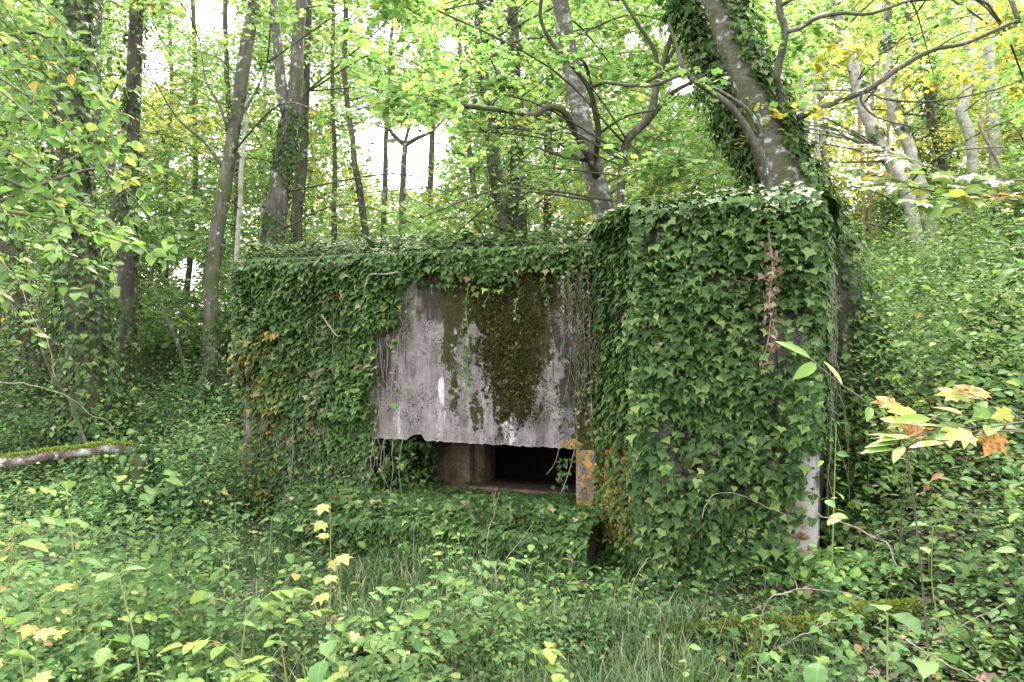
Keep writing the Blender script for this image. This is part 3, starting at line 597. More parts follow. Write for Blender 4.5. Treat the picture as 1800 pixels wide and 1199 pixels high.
# -- ledge ivy and the moss at the cheek
def ledge_ivy():
    c0, c1 = np.array(q(SL - .37, -.72)), np.array(q(WL + .05, -.64)); base = np.r_[(c0 + c1) / 2, 0.]
    r = root('ivy', base, 'low bank of ivy mounded over the ledge below the firing slot', 'ivy', 'ivy growing over the bunker'); nW = np.r_[N2, 0.]
    L = [drape(5600, quadpts(c0, c1, -.02, .27), nW, lambda px, py, P: .97 + 0 * px, .052, .12, .42, seedn=81)]
    n = 5600; u = rng.random(n); v = rng.random(n); p = c0 + (c1 - c0) * u[:, None] - N2 * (v * 1.08)[:, None]
    z = .24 + (.02 + .12 * sstep(.75, .3, v) * fbm(P3(p[:, 0] * 3, p[:, 1] * 3), 82) * 1.6) * rng.random(n) + .06 * sstep(.5, 1, v) * fbm(P3(p[:, 0] * 6, p[:, 1] * 6), 83) ; s_ = (p - A0) @ U2
    z = z - .0; P = np.c_[p, z + .02]; k = ~((s_ < SL) & (v > .62)); P = P[k]; n = len(P)
    L.append((P, norm(np.array([0, -.45, 1.]) + runit(n) * .45), norm(nW + [0, 0, -.2] + runit(n) * .7), .048 * rng.lognormal(0, .3, n)))
    n = 1500; u = rng.random(n); al = rng.random(n) * 1.6; p = np.c_[c0 + (c1 - c0) * u[:, None], np.full(n, .22)]; rr = (.05 + .09 * fbm(p * 4, 84)) * (.5 + .5 * rng.random(n)); dn = nW * np.cos(al)[:, None] + np.array([0, 0, 1.]) * np.sin(al)[:, None]
    L.append((p + dn * rr[:, None], norm(dn + runit(n) * .35 + [0, 0, .3]), norm(DOWN * .6 + nW * .5 + runit(n) * .5), .050 * rng.lognormal(0, .3, n)))
    # leaves deep in the recess on the left
    n = 800; s = rng.uniform(SL - .02, SL + .45, n) ; P = wp(s, rng.uniform(.3, .78, n) - .0, -rng.uniform(.05, .62, n)); k = rng.random(n) < sstep(.62, .0, s - SL) ; P = P[k]; n = len(P)
    L.append((P, norm(nW + runit(n) * .6 + [0, 0, .3]), norm(DOWN + runit(n) * .6), .045 * rng.lognormal(0, .3, n)))
    for (x0, y0, x1, y1, d) in ((1008, 800, 985, 865, 5.75), (990, 800, 972, 858, 5.8), (715, 790, 690, 850, 6.2)):
        m = 16; t = rng.random(m); L.append((np.array([W(x0 + (x1 - x0) * a, y0 + (y1 - y0) * a, d) for a in t]) + rng.normal(0, .02, (m, 3)), norm(nW + runit(m) * .5), norm(DOWN + runit(m) * .8), rng.uniform(.025, .05, m)))
    P, N, D, S = cat(L); mi = dryness(P, .02)
    split_leaves(r, base, 'ivy', IVY, [M_IVY, M_IVYD], P, N, D, S, mi, 250, 'foliage')
    mb = MB(); mb.tube([W(1010, 790, 5.72), W(1000, 830, 5.74), W(985, 870, 5.75)], .004, .003, 4); mb.tube([W(985, 780, 5.75), W(975, 815, 5.8), W(960, 835, 5.8)], .003, .002, 4); mb.build('runner', B_DEAD, r, base)
    # ochre feathery moss on the inner corner of the pier
    n = 5200; t = rng.random(n) ** 1.3; z = rng.uniform(.05, 1.1, n) ; xy = PF[0] + (PF[1] - PF[0]) * t[:, None]; nn = np.array([-.93, -.36, 0.])
    P = np.c_[xy, z] + nn * rng.uniform(0, .05, n)[:, None]; mo = leaves('moss', [(IVYS, P, norm(nn + [0, -.3, .3] + runit(n) * .7), norm(DOWN + runit(n) * .9), .022 * rng.lognormal(0, .35, n), 0)], [M_ORIVY], None)
    tag(mo, 'ochre and rust coloured moss on the shaded inner corner between slot and pier', 'moss', kind='stuff')
ledge_ivy()
def mosstuft():
    # real tufts standing on the mossy part of the panel
    n = 26000; s = rng.uniform(1.9, 3.35, n); z = rng.uniform(.8, 2.2, n); P = wp(s, z, .004); px, py = proj(P)
    m = np.maximum(sstep(1.25, .8, np.hypot((px - 897) / 55, (py - 600) / 140) + (fbm(P * 6, 9) - .5) * .9), .8 * sstep(1.2, .8, np.hypot((px - 905) / 75, (py - 505) / 60) + (fbm(P * 6, 10) - .5)))
    P = P[rng.random(n) < m * .8]; n = len(P); nW = np.r_[N2, 0.]
    P = P + nW * .004
    o = leaves('moss', [(LF_FAR, P, norm(nW * .6 + runit(n)), norm(nW * .5 + DOWN * .7 + runit(n) * .6), .020 * rng.lognormal(0, .3, n))], [M_PMOSS], None)
    tag(o, 'dark olive moss cushion in the middle of the bare concrete panel', 'moss', kind='stuff')
M_PMOSS = leafmat('panel_moss', [(0, (.015, .016, .005)), (.6, (.036, .038, .009)), (.9, (.07, .07, .016)), (1, (.17, .17, .05))], .15, 1.2, .8, .1, veins=False)
mosstuft()

# ================================================================ TREES
def ground_end(p, dirn, sink=.25):
    """run on from p along dirn until below the ground"""
    p = np.array(p, float); out = []
    for _ in range(60):
        if p[2] < H(p[0], p[1]) - sink: break
        p = p + dirn * .25; out.append(p.copy())
    return out
TREES = []
def ivy_on(name, parent, base, path, rad, n, size, cover, mats=None, side=None, bulge=.06, seed=0, zmin=-1, zmax=99, nobj=0):
    i = rng.integers(0, len(path) - 1, n); f = rng.random(n); c = path[i] * (1 - f)[:, None] + path[i + 1] * f[:, None]; r = rad[i]
    T = norm(path[i + 1] - path[i]); R = runit(n); R = norm(R - T * np.sum(R * T, -1, keepdims=True))
    P = c + R * r[:, None]; ok = fbm(P * np.array([2.2, 2.2, .9]), seed + 5) < cover
    if side is not None: ok &= (R @ norm(np.array(side, float))) > .62 - .95 * fbm(P * 1.3, seed)
    ok &= (P[:, 2] > zmin) & (P[:, 2] < zmax) & (R[:, 1] < .75)
    P, R, T = P[ok], R[ok], T[ok]; m = len(P)
    if m == 0: return
    P = P + R * (bulge * fbm(P * 2.5, seed + 9) * 2 * rng.random(m))[:, None]
    N = norm(R + [0, 0, .5] + runit(m) * .45); D = norm(DOWN * .7 + R * .3 + runit(m) * .5); S = size * rng.lognormal(0, .28, m)
    mats = mats or [M_IVY, M_IVYD]; mi = dryness(P, .02)
    if nobj: split_leaves(parent, base, 'ivy', IVY, mats, P, N, D, S, mi, nobj, 'ivy')
    else:
        o = leaves('ivy', [(IVYS if size / base[1] < .009 else IVY2, P, N, D, S, mi)], mats, parent, base); o['kind'] = 'stuff'
def tree(name, pts, d, bark, label, cat='tree', group=None, ivy=None, seg=14, rough=.16, limbs=(), d2=None, crown=0, up=4.5, dead=None):
    """pts (px, py, width px) from the top of the picture downwards; d distance; the foot runs on into the ground, the top out of the frame"""
    pts = sorted(pts, key=lambda p: p[1]); dd = lambda k: d if d2 is None else d + (d2 - d) * k / (len(pts) - 1)
    P = np.array([W(p[0], p[1], dd(k)) for k, p in enumerate(pts)]); R = np.array([p[2] / F * dd(k) / 2 for k, p in enumerate(pts)])
    e = P[-1] - P[-2]; e = e / np.linalg.norm(e); e = norm(e * .55 + DOWN * .45) if e[2] < -.3 else norm(e + DOWN)
    foot = ground_end(P[-1], e, .2)
    t = norm(P[0] - P[1]) * .6 + np.array([0, 0, .4])
    if up > 0: head = [P[0] + norm(t) * up * k / 3 + np.array([.12 * math.sin(k + d), 0, 0]) * k for k in (3, 2, 1)]; hr = [R[0] * .45, R[0] * .65, R[0] * .85]
    else: head = []; hr = []
    path = np.array(head + list(P) + foot); rad = np.array(hr + list(R) + [R[-1] * (1 + .07 * k + (.25 if k > len(foot) - 3 else 0)) for k in range(len(foot))])
    path = path[::-1]; rad = rad[::-1]; sp = smooth_path(path, 7); sr = np.interp(np.linspace(0, len(rad) - 1, len(sp)), np.arange(len(rad)), rad)
    sp = sp + (fbm(P3(sp[:, 2] * 1.1, d, 0), 3) - .5)[:, None] * np.array([.08, .03, 0]) * 1.0
    base = sp[np.argmin(np.abs(sp[:, 2] - H(sp[:, 0], sp[:, 1])))].copy(); r = root(name, base, label, cat, group)
    V, Q, T = tube(sp, sr, seg, rough, 5, int(d * 7)); mk('trunk', V, [Q, T], bark, r, smooth=True, base=base)
    tr = dict(root=r, base=base, path=sp, rad=sr, d=d, clusters=[], bark=bark); TREES.append(tr)
    for lp in limbs:
        lm = lp[3] if len(lp) > 3 else bark; lpts = np.array([W(a, b, c if c else d) for a, b, c in lp[0]]); p_ = smooth_path(lpts, 6)
        V, Q, T = tube(p_, np.linspace(lp[1], lp[2], len(p_)), 7, .06, 8, 3); mk('branch', V, [Q, T], lm, r, smooth=True, base=base)
        if crown >= 0: tr.setdefault('limbs', []).append(p_)
    if ivy:
        for kw in (ivy if isinstance(ivy, list) else [ivy]): ivy_on('ivy', r, base, sp, sr, **kw)
    return tr
GL = 'trees left of the bunker'; GM = 'trees behind the bunker roof'; GR = 'pale trees on the slope at the right'
tree('ivy_clad_tree', [(140, -40, 40), (132, 150, 52), (134, 300, 50), (143, 450, 56), (150, 600, 64), (158, 715, 72)], 8.6, B_DARK, 'thick trunk wrapped top to bottom in dark ivy, left of the bunker', group=GL, ivy=[dict(n=9500, size=.060, cover=.80, bulge=.16, seed=3, nobj=260)])
tree('leaning_tree', [(0, 250, 30), (12, 380, 36), (28, 520, 40), (48, 620, 42), (72, 700, 48)], 10.5, B_DARK, 'dark ivy speckled trunk leaning left at the left picture edge, orange bark at its foot', group=GL, ivy=dict(n=3200, size=.06, cover=.56, bulge=.05, seed=13))
tree('tall_tree', [(172, -30, 27), (163, 100, 27), (162, 230, 30), (155, 320, 30), (152, 450, 32), (150, 680, 32)], 11.5, B_BROWN, 'brown trunk rising just behind the thickly ivied one at the left', group=GL, ivy=dict(n=3600, size=.065, cover=.55, bulge=.08, seed=23, zmax=3.9), limbs=[([(155, 470, 0), (205, 350, 0), (190, 265, 0), (172, 200, 0)], .07, .03), ([(172, 200, 0), (195, 170, 0), (215, 130, 0)], .03, .012)])
tree('slender_tree', [(240, -40, 24), (238, 100, 24), (232, 250, 25), (228, 400, 29), (222, 560, 36), (216, 740, 38)], 9.6, B_DARK, 'straight grey trunk between the ivied tree and the curved one, bushy ivy at its top', group=GL, ivy=[dict(n=5200, size=.055, cover=.60, bulge=.05, seed=33), dict(n=1800, size=.06, cover=.95, bulge=.35, seed=35, zmin=4.6)])
tree('curved_tree', [(448, -40, 20), (436, 80, 22), (415, 220, 22), (398, 310, 24), (383, 400, 25), (372, 500, 24), (367, 570, 24), (371, 640, 24), (360, 690, 23), (343, 722, 20)], 9.8, B_BROWN, 'slim curved trunk bending to the left at its orange brown foot', group=GL, ivy=dict(n=5000, size=.04, cover=.5, bulge=.03, seed=43), limbs=[([(395, 300, 0), (360, 250, 0), (310, 205, 0), (260, 120, 0)], .03, .008), ([(408, 260, 0), (388, 190, 0), (362, 140, 0), (350, 60, 0)], .022, .006), ([(420, 210, 0), (450, 160, 0), (470, 110, 0)], .02, .008)])
tree('forked_tree', [(512, 190, 26), (505, 260, 32), (492, 330, 36), (484, 400, 40), (478, 480, 42), (470, 640, 48)], 10.8, B_BROWN, 'rough forked trunk standing behind the left end of the bunker roof', group=GM, up=0, ivy=dict(n=5000, size=.045, cover=.52, bulge=.03, seed=53), limbs=[([(510, 215, 0), (496, 165, 0), (488, 80, 0), (478, -20, 0), (470, -120, 0)], .10, .05, B_GREY), ([(512, 205, 0), (520, 150, 0), (524, 60, 0), (534, -30, 0), (545, -130, 0)], .12, .06, B_BROWN), ([(512, 200, 0), (527, 175, 0), (540, 160, 0)], .05, .02)])
tree('thin_pale_tree', [(437, -20, 6), (432, 150, 7), (425, 300, 8), (416, 460, 9), (408, 620, 10)], 13, B_PALE, 'very thin pale stem just right of the curved trunk', group=GL, rough=.04)
tree('ivy_clad_tree', [(545, -30, 16), (535, 170, 18), (527, 320, 20), (522, 470, 22)], 12.2, B_DARK, 'dark ivy covered trunk close behind the forked one', group=GM, ivy=dict(n=2600, size=.075, cover=.75, bulge=.12, seed=63))
tree('thin_tree', [(606, 120, 9), (618, 250, 10), (632, 340, 12), (645, 440, 13)], 14, B_DARK, 'thin dark trunk tilting left behind the left half of the roof', group=GM, ivy=dict(n=600, size=.08, cover=.45, seed=73))
tree('thin_tree', [(585, 100, 7), (588, 300, 9), (584, 460, 10)], 15, B_DARK, 'thinnest upright dark trunk behind the left half of the roof', group=GM)
tree('bare_forked_tree', [(712, 250, 10), (711, 300, 10), (708, 380, 12), (702, 470, 14)], 17, B_GREY, 'small pale tree with a Y fork against the white sky gap', group=GM, up=0, limbs=[([(712, 255, 0), (690, 235, 0), (670, 190, 0), (655, 120, 0)], .06, .02), ([(712, 255, 0), (735, 242, 0), (760, 230, 0), (790, 200, 0)], .06, .02), ([(712, 252, 0), (722, 200, 0), (718, 120, 0)], .045, .015)])
tree('thin_tree', [(682, 180, 8), (677, 300, 9), (672, 460, 11)], 18, B_GREY, 'thin grey trunk beside the small forked tree in the sky gap', group=GM)
tree('ivy_clad_tree', [(842, 60, 16), (855, 180, 20), (868, 280, 24), (886, 380, 26), (900, 460, 26)], 13, B_DARK, 'leaning ivy clad trunk behind the middle of the roof', group=GM, ivy=dict(n=4200, size=.075, cover=.85, bulge=.22, seed=83))
tree('ivy_clad_tree', [(898, -20, 18), (905, 120, 22), (908, 260, 26), (912, 450, 30)], 14, B_DARK, 'upright ivy clad trunk behind the middle of the roof', group=GM, ivy=dict(n=4200, size=.08, cover=.8, bulge=.2, seed=93))
tree('thin_tree', [(818, 200, 8), (830, 310, 11), (838, 400, 13), (842, 460, 14)], 15, B_BROWN, 'thin reddish trunk left of the ivy clad pair behind the roof', group=GM)
tree('thin_tree', [(968, -20, 12), (965, 200, 14), (962, 440, 16)], 16, B_DARK, 'ivied upright trunk left of the smooth grey leaning one', group=GM, ivy=dict(n=1800, size=.09, cover=.7, bulge=.15, seed=95))
tree('beech_tree', [(975, -60, 24), (990, 20, 28), (1003, 110, 30), (1020, 190, 33), (1036, 260, 34), (1050, 320, 38), (1066, 380, 42), (1082, 440, 46)], 7.6, B_GREY, 'smooth grey trunk leaning left behind the junction of roof and pier', group=GM, rough=.05,
     limbs=[([(1048, 310, 7.5), (1035, 275, 7.3), (1015, 240, 7.2), (990, 195, 7.0), (960, 190, 6.9), (940, 202, 6.8), (900, 196, 6.7), (850, 190, 6.6), (800, 185, 6.5), (755, 185, 6.4), (735, 168, 6.3), (700, 158, 6.2), (660, 150, 6.1)], .040, .009, B_DARK),
            ([(1042, 290, 7.5), (1052, 240, 7.2), (1045, 190, 7.0), (1035, 155, 6.9), (1010, 120, 6.8), (970, 75, 6.7), (950, 30, 6.6), (955, -20, 6.5)], .034, .014, B_DARK),
            ([(1040, 285, 7.5), (1010, 275, 7.2), (975, 245, 7.0), (930, 230, 6.9), (870, 222, 6.8)], .022, .006, B_DARK),
            ([(1035, 280, 7.4), (1000, 278, 7.1), (960, 265, 6.9), (940, 262, 6.9), (905, 295, 6.8), (880, 335, 6.8)], .016, .004, B_DARK),
            ([(1035, 155, 6.9), (1065, 145, 6.8), (1120, 150, 6.6), (1180, 120, 6.4), (1240, 100, 6.3)], .020, .010, B_DARK),
            ([(955, 65, 6.7), (900, 75, 6.6), (850, 110, 6.5), (800, 150, 6.4), (760, 170, 6.4)], .013, .005, B_DARK),
            ([(755, 185, 6.4), (740, 200, 6.3), (715, 190, 6.3), (700, 230, 6.2), (660, 250, 6.2), (600, 270, 6.1)], .008, .003, B_DARK),
            ([(880, 150, 6.5), (870, 120, 6.5), (850, 80, 6.4), (842, 45, 6.4)], .012, .006, B_DARK),
            ([(690, 230, 6.2), (640, 215, 6.2), (590, 225, 6.1), (540, 240, 6.1)], .006, .002, B_DARK),
            ([(1052, 235, 7.2), (1100, 205, 7.0), (1160, 190, 6.8), (1200, 160, 6.6)], .014, .006, B_DARK)])
tree('branching_sapling', [(1172, 100, 10), (1158, 150, 12), (1145, 205, 14), (1110, 240, 15), (1098, 270, 14), (1092, 330, 14), (1088, 420, 15)], 7.2, B_DARK, 'dark crooked sapling right of the smooth grey trunk, behind the pier', group=GM, up=2.2, rough=.05,
     limbs=[([(1145, 205, 0), (1180, 165, 0), (1215, 145, 6.8), (1250, 125, 6.6)], .03, .012), ([(1160, 150, 0), (1150, 90, 0), (1120, 40, 0), (1095, 0, 0), (1080, -40, 0)], .025, .012), ([(1105, 250, 0), (1140, 290, 0), (1160, 350, 6.9)], .010, .004), ([(1172, 110, 0), (1200, 60, 0), (1215, 10, 0)], .02, .010)])
# the big leaning twin behind the pier
tree('leaning_ivy_tree', [(1232, -70, 44), (1262, 0, 49), (1295, 90, 55), (1335, 180, 61), (1368, 265, 70), (1400, 335, 78), (1440, 430, 80), (1478, 540, 74), (1515, 650, 74), (1556, 770, 84)], 6.6, B_GREY, 'large banded grey trunk leaning left over the pier, ivy on its right side', 'tree', 'the leaning twin trunks', seg=28, rough=.07, d2=6.3,
     ivy=[dict(n=13000, size=.056, cover=.66, side=(1, -.30, 0), bulge=.14, seed=103, nobj=200), dict(n=2200, size=.045, cover=.40, bulge=.02, seed=107)],
     limbs=[([(1385, 215, 6.4), (1430, 195, 6.2), (1480, 175, 6.1), (1530, 155, 6.0), (1580, 120, 5.9), (1640, 88, 5.8), (1700, 75, 5.7), (1790, 35, 5.6)], .032, .012, B_BROWN),
            ([(1515, 160, 6.0), (1515, 180, 6.0), (1540, 205, 5.9), (1600, 222, 5.8), (1680, 232, 5.7)], .012, .004, B_DARK),
            ([(1520, 158, 6.0), (1560, 175, 5.9), (1640, 178, 5.8), (1740, 160, 5.6), (1810, 135, 5.5)], .010, .004, B_DARK),
            ([(1640, 88, 5.8), (1690, 60, 5.7), (1760, 40, 5.6)], .008, .003, B_DARK)])
tree('leaning_ivy_tree', [(1185, -60, 30), (1212, 10, 34), (1240, 80, 36), (1270, 160, 38), (1300, 225, 40), (1335, 290, 44), (1365, 340, 48), (1410, 430, 50), (1450, 540, 50), (1490, 650, 54)], 7.1, B_DARK, 'darker second trunk leaning parallel behind the big banded one', 'tree', 'the leaning twin trunks', seg=20, rough=.10,
     ivy=[dict(n=12000, size=.056, cover=.72, bulge=.14, seed=113)])
tree('pale_sapling', [(1378, -40, 11), (1368, 10, 13), (1380, 55, 14), (1368, 100, 14), (1366, 150, 12), (1380, 200, 10)], 6.0, B_BROWN, 'light brown crooked sapling crossing in front of the leaning twin trunks', group='the leaning twin trunks', up=1.2, rough=.03,
     limbs=[([(1380, 55, 6), (1405, 48, 6), (1430, 35, 5.9), (1470, 23, 5.8), (1530, 25, 5.7), (1600, 5, 5.6)], .020, .009), ([(1368, 10, 6), (1385, -5, 6), (1400, -20, 6)], .015, .010)]) if False else None
sap = root('pale_sapling', W(1352, 335, 6.0) - [0, 0, .0], 'light brown forked sapling rising behind the pier top, in front of the leaning twin trunks', 'tree', None)
def curve_part(name, parent, base, pts, r0, r1, bark, seg=8, n=7, rough=.04):
    p = smooth_path(pts, n); V, Q, T = tube(p, np.linspace(r0, r1, len(p)), seg, rough, 8, 2); return mk(name, V, [Q, T], bark, parent, smooth=True, base=base)
sb = W(1352, 335, 6.0); gz = [np.array([sb[0] + .25, 6.35, H(sb[0] + .25, 6.35) - .1]), W(1385, 470, 6.25)]
sap.location = [float(v) for v in gz[0]]; sbb = gz[0]
curve_part('trunk', sap, sbb, gz + [W(1352, 335, 6.1), W(1338, 285, 6.05), W(1330, 260, 6.0)], .055, .045, B_BROWN)
curve_part('branch', sap, sbb, [W(1330, 262, 6.0), W(1312, 225, 5.95), W(1282, 185, 5.9), W(1240, 155, 5.85), W(1205, 128, 5.8), W(1190, 85, 5.8), W(1175, 40, 5.8)], .036, .012, B_BROWN)
curve_part('branch', sap, sbb, [W(1333, 262, 6.0), W(1336, 235, 5.95), W(1318, 198, 5.9), W(1290, 175, 5.88), W(1250, 150, 5.86)], .026, .010, B_BROWN)
curve_part('branch', sap, sbb, [W(1205, 128, 5.8), W(1150, 150, 5.7), W(1120, 152, 5.6)], .016, .006, B_DARK)
s2 = root('pale_sapling', [1.95 + .75, 6.25, float(H(2.7, 6.25))], 'brown S-curved stem right of the big leaning trunk top, branching to the upper right', 'tree')
b2 = np.array(s2.location); curve_part('trunk', s2, b2, [b2 - [0, 0, .1], W(1440, 520, 6.2), W(1392, 300, 6.4), W(1372, 170, 6.3), W(1366, 130, 6.2), W(1380, 60, 6.1), W(1370, 15, 6.1), W(1366, -60, 6.1)], .04, .028, B_BROWN)
curve_part('branch', s2, b2, [W(1380, 55, 6.1), W(1405, 50, 6.0), W(1435, 32, 5.9), W(1480, 23, 5.8), W(1530, 24, 5.7), W(1600, 0, 5.6)], .022, .010, B_BROWN)
curve_part('branch', s2, b2, [W(1371, 10, 6.1), W(1390, 0, 6.0), W(1410, -15, 6.0)], .018, .010, B_BROWN)
TREES.append(dict(root=s2, base=b2, path=smooth_path([b2, W(1392, 300, 6.4), W(1380, 60, 6.1)], 5), rad=np.full(11, .04), d=6.1, clusters=[], bark=B_BROWN, limbs=[smooth_path([W(1480, 23, 5.8), W(1600, 0, 5.6)], 5)]))
TREES.append(dict(root=sap, base=sbb, path=smooth_path([sbb, W(1352, 335, 6.1), W(1330, 260, 6)], 5), rad=np.full(11, .04), d=6., clusters=[], bark=B_BROWN, limbs=[smooth_path([W(1312, 225, 5.95), W(1240, 155, 5.85), W(1190, 85, 5.8)], 5)]))
# pale trunks on the slope
tree('pale_tree', [(1470, 20, 16), (1493, 90, 18), (1515, 185, 20), (1552, 265, 22), (1590, 330, 22), (1612, 420, 22), (1628, 510, 25)], 13, B_PALE, 'pale trunk bending from upper left down to the slope, left of a close pair', group=GR, ivy=dict(n=1800, size=.075, cover=.45, bulge=.05, seed=201), rough=.05)
tree('pale_tree', [(1560, 60, 14), (1568, 190, 18), (1592, 245, 20), (1610, 300, 22), (1632, 380, 24), (1652, 495, 27)], 13.6, B_PALE, 'stout pale trunk standing right against the bent pale one on the slope', group=GR, ivy=dict(n=2600, size=.075, cover=.5, bulge=.08, seed=202), rough=.05)
tree('pale_tree', [(1708, 60, 12), (1706, 120, 14), (1698, 175, 15), (1690, 200, 18), (1704, 240, 18), (1712, 330, 17), (1716, 460, 18)], 14.5, B_PALE, 'pale trunk with a kink halfway up at the upper right', group=GR, ivy=dict(n=1600, size=.09, cover=.5, bulge=.2, seed=203, zmax=5), rough=.05)
tree('pale_tree', [(1742, -40, 18), (1742, 60, 18), (1738, 110, 18), (1744, 170, 18), (1750, 300, 20), (1760, 430, 22)], 15, B_PALE, 'patchy pale trunk nearest the upper right corner', group=GR, rough=.05)
tree('pale_tree', [(1600, 40, 10), (1625, 130, 13), (1640, 220, 14), (1668, 330, 15), (1690, 470, 16)], 16, B_GREY, 'thin ivied pale trunk between the close pair and the kinked one', group=GR, ivy=dict(n=2200, size=.1, cover=.7, bulge=.25, seed=204), rough=.05)
tree('dead_pole', [(1722, 222, 5), (1740, 260, 6), (1758, 295, 6)], 12, B_DEAD, 'short thin dead pole slanting on the slope at the right', group=GR, up=.3, rough=.02)
for x0, x1, wd, dd, nm in ((1405, 1424, 10, 21, 'leftmost'), (1428, 1440, 8, 22, 'second'), (1392, 1412, 6, 23, 'thinnest')):
    tree('young_tree', [(x0 - 6, -20, wd * .7), (x0, 90, wd * .8), (x0 + (x1 - x0) * .5, 210, wd), (x1, 340, wd * 1.1), (x1 + 6, 420, wd * 1.2)], dd, B_PALE, nm + ' of the three sunlit slender stems right beside the big leaning trunk', group='slender sunlit stems on the far slope', seg=8, rough=.03)
for x0, x1, wd, nm in ((1512, 1518, 7, 'left'), (1524, 1528, 6, 'middle'), (1534, 1532, 6, 'right')):
    tree('young_tree', [(x0, 120, wd * .8), (x0, 220, wd), (x1, 330, wd), (x1, 440, wd * 1.1)], 22, B_TAN, nm + ' stem of the tight trio of straight thin stems on the far slope', group='slender sunlit stems on the far slope', seg=8, rough=.03)
for x0, x1, wd, nm in ((1562, 1560, 6, 'lone thin straight stem right of the tight trio on the far slope'), (1668, 1664, 6, 'thin straight tan stem behind the pale pair on the slope'), (1590, 1592, 5, 'faint thin stem left of the pale pair on the far slope')):
    tree('young_tree', [(x0, 150, wd), (x1, 300, wd), (x1, 430, wd)], 23, B_TAN, nm, group='slender sunlit stems on the far slope', seg=8, rough=.03)
# further woodland trunks, each its own tree
EXTRA = []
def ordinal(k): return ['first', 'second', 'third', 'fourth', 'fifth', 'sixth', 'seventh', 'eighth', 'ninth', 'tenth', 'eleventh', 'twelfth', 'thirteenth', 'fourteenth', 'fifteenth', 'sixteenth'][k]
def zone_trees(xs, dr, wr, barks, lab, grp, ivyp=.5, lean=14):
    for k, x in enumerate(sorted(xs)):
        d = rng.uniform(*dr); wd = rng.uniform(*wr); l = rng.normal(0, lean)
        bw = rng.normal(0, 9); ex = x + rng.normal(0, 6); yb = 560 if x < 1200 else 430
        tree('woodland_tree', [(ex + l, -30, wd * .75), (ex + l * .7 + bw + rng.normal(0, 4), 160, wd * .85), (ex + l * .3 + bw * .8 + rng.normal(0, 4), 330, wd), (ex, yb, wd * 1.1)], d, barks[int(rng.integers(len(barks)))], f'{ordinal(k)} from the left of {lab}', group=grp, seg=9, rough=.06,
             ivy=dict(n=int(1200), size=.0062 * d, cover=.62, bulge=.12, seed=300 + k + int(d)) if rng.random() < ivyp else None)
zone_trees([20, 95, 190, 292, 322, 405], (15, 26), (8, 14), [B_DARK, B_BROWN, B_DARK], 'the dark distant trunks in the shaded wood at the left', 'distant trunks in the shaded wood at the left', .35, 18)
zone_trees([455, 760, 1010, 1165], (18, 28), (7, 12), [B_GREY, B_PALE, B_BROWN], 'the distant trunks seen over the roof and pier', 'distant trunks over the roof', .4)
zone_trees([1475, 1640, 1780, 1795], (17, 24), (9, 14), [B_PALE, B_GREY, B_TAN], 'the faint distant trunks high on the right slope', 'distant trunks on the right slope', .3)

# slanting dead stem left and low bent sapling
def stick(name, label, pts, r0, r1, bark, cat='branch', group=None, twigs=0, tl=.25, sink=True):
    p = smooth_path(pts, 9); p[1:] += (np.stack([fbm(p[1:] * 9, 5 + j) for j in range(3)], -1) - .5) * .045; r0 *= .55; r1 *= .5
    base = p[0].copy(); r = root(name, base, label, cat, group); V, Q, T = tube(p, np.linspace(r0, r1, len(p)) * (1 + .35 * rng.random(len(p)) ** 4), 6, .15, 30, 1); mk('stem', V, [Q, T], bark, r, smooth=True, base=base)
    for k in range(twigs):
        i = rng.integers(len(p) // 4, len(p) - 1); d = norm(p[min(i + 2, len(p) - 1)] - p[i - 1]); e = norm(d + runit(1)[0] * .8 + [0, 0, .25]) * tl * rng.uniform(.5, 1.2)
        MB().tube([p[i], p[i] + e * .5 + rng.normal(0, .02, 3), p[i] + e], r1 * .8 + .001, .001, 4, 4).build('twig', bark, r, base)
    return r
def gp(px, py, d):   # point on the ground under (px, d)
    p = W(px, py, d); p[2] = float(H(p[0], p[1])) - .02; return p
stick('leaning_tree', 'thin dead brown stem slanting between the left trunks', [W(330, 665, 11), W(310, 600, 11), W(285, 540, 11), (W(262, 470, 11))], .05, .03, B_BROWN, 'tree')
stick('bent_sapling', 'grey bent sapling curving down to the right at the left foreground', [gp(178, 775, 7.6), W(130, 720, 7.5), W(98, 672, 7.4), W(76, 620, 7.3), W(68, 560, 7.3), W(62, 500, 7.3), W(66, 440, 7.3)], .032, .008, B_BROWN, 'tree', twigs=10, tl=.6)
stick('bent_sapling', 'reddish upright shoot forking from the grey bent sapling at the left', [W(98, 672, 7.4), W(84, 600, 7.3), W(58, 560, 7.2), W(30, 480, 7.2)], .014, .005, B_TAN, 'branch', twigs=6, tl=.5)
stick('arching_cane', 'pale cane arching from the left edge toward the mossy log tip', [W(-40, 668, 5.6), W(40, 675, 5.7), W(95, 686, 5.8), W(130, 705, 5.9), W(160, 728, 6.0), W(200, 760, 6.1), gp(240, 790, 6.4)], .007, .004, B_DEAD, 'branch')

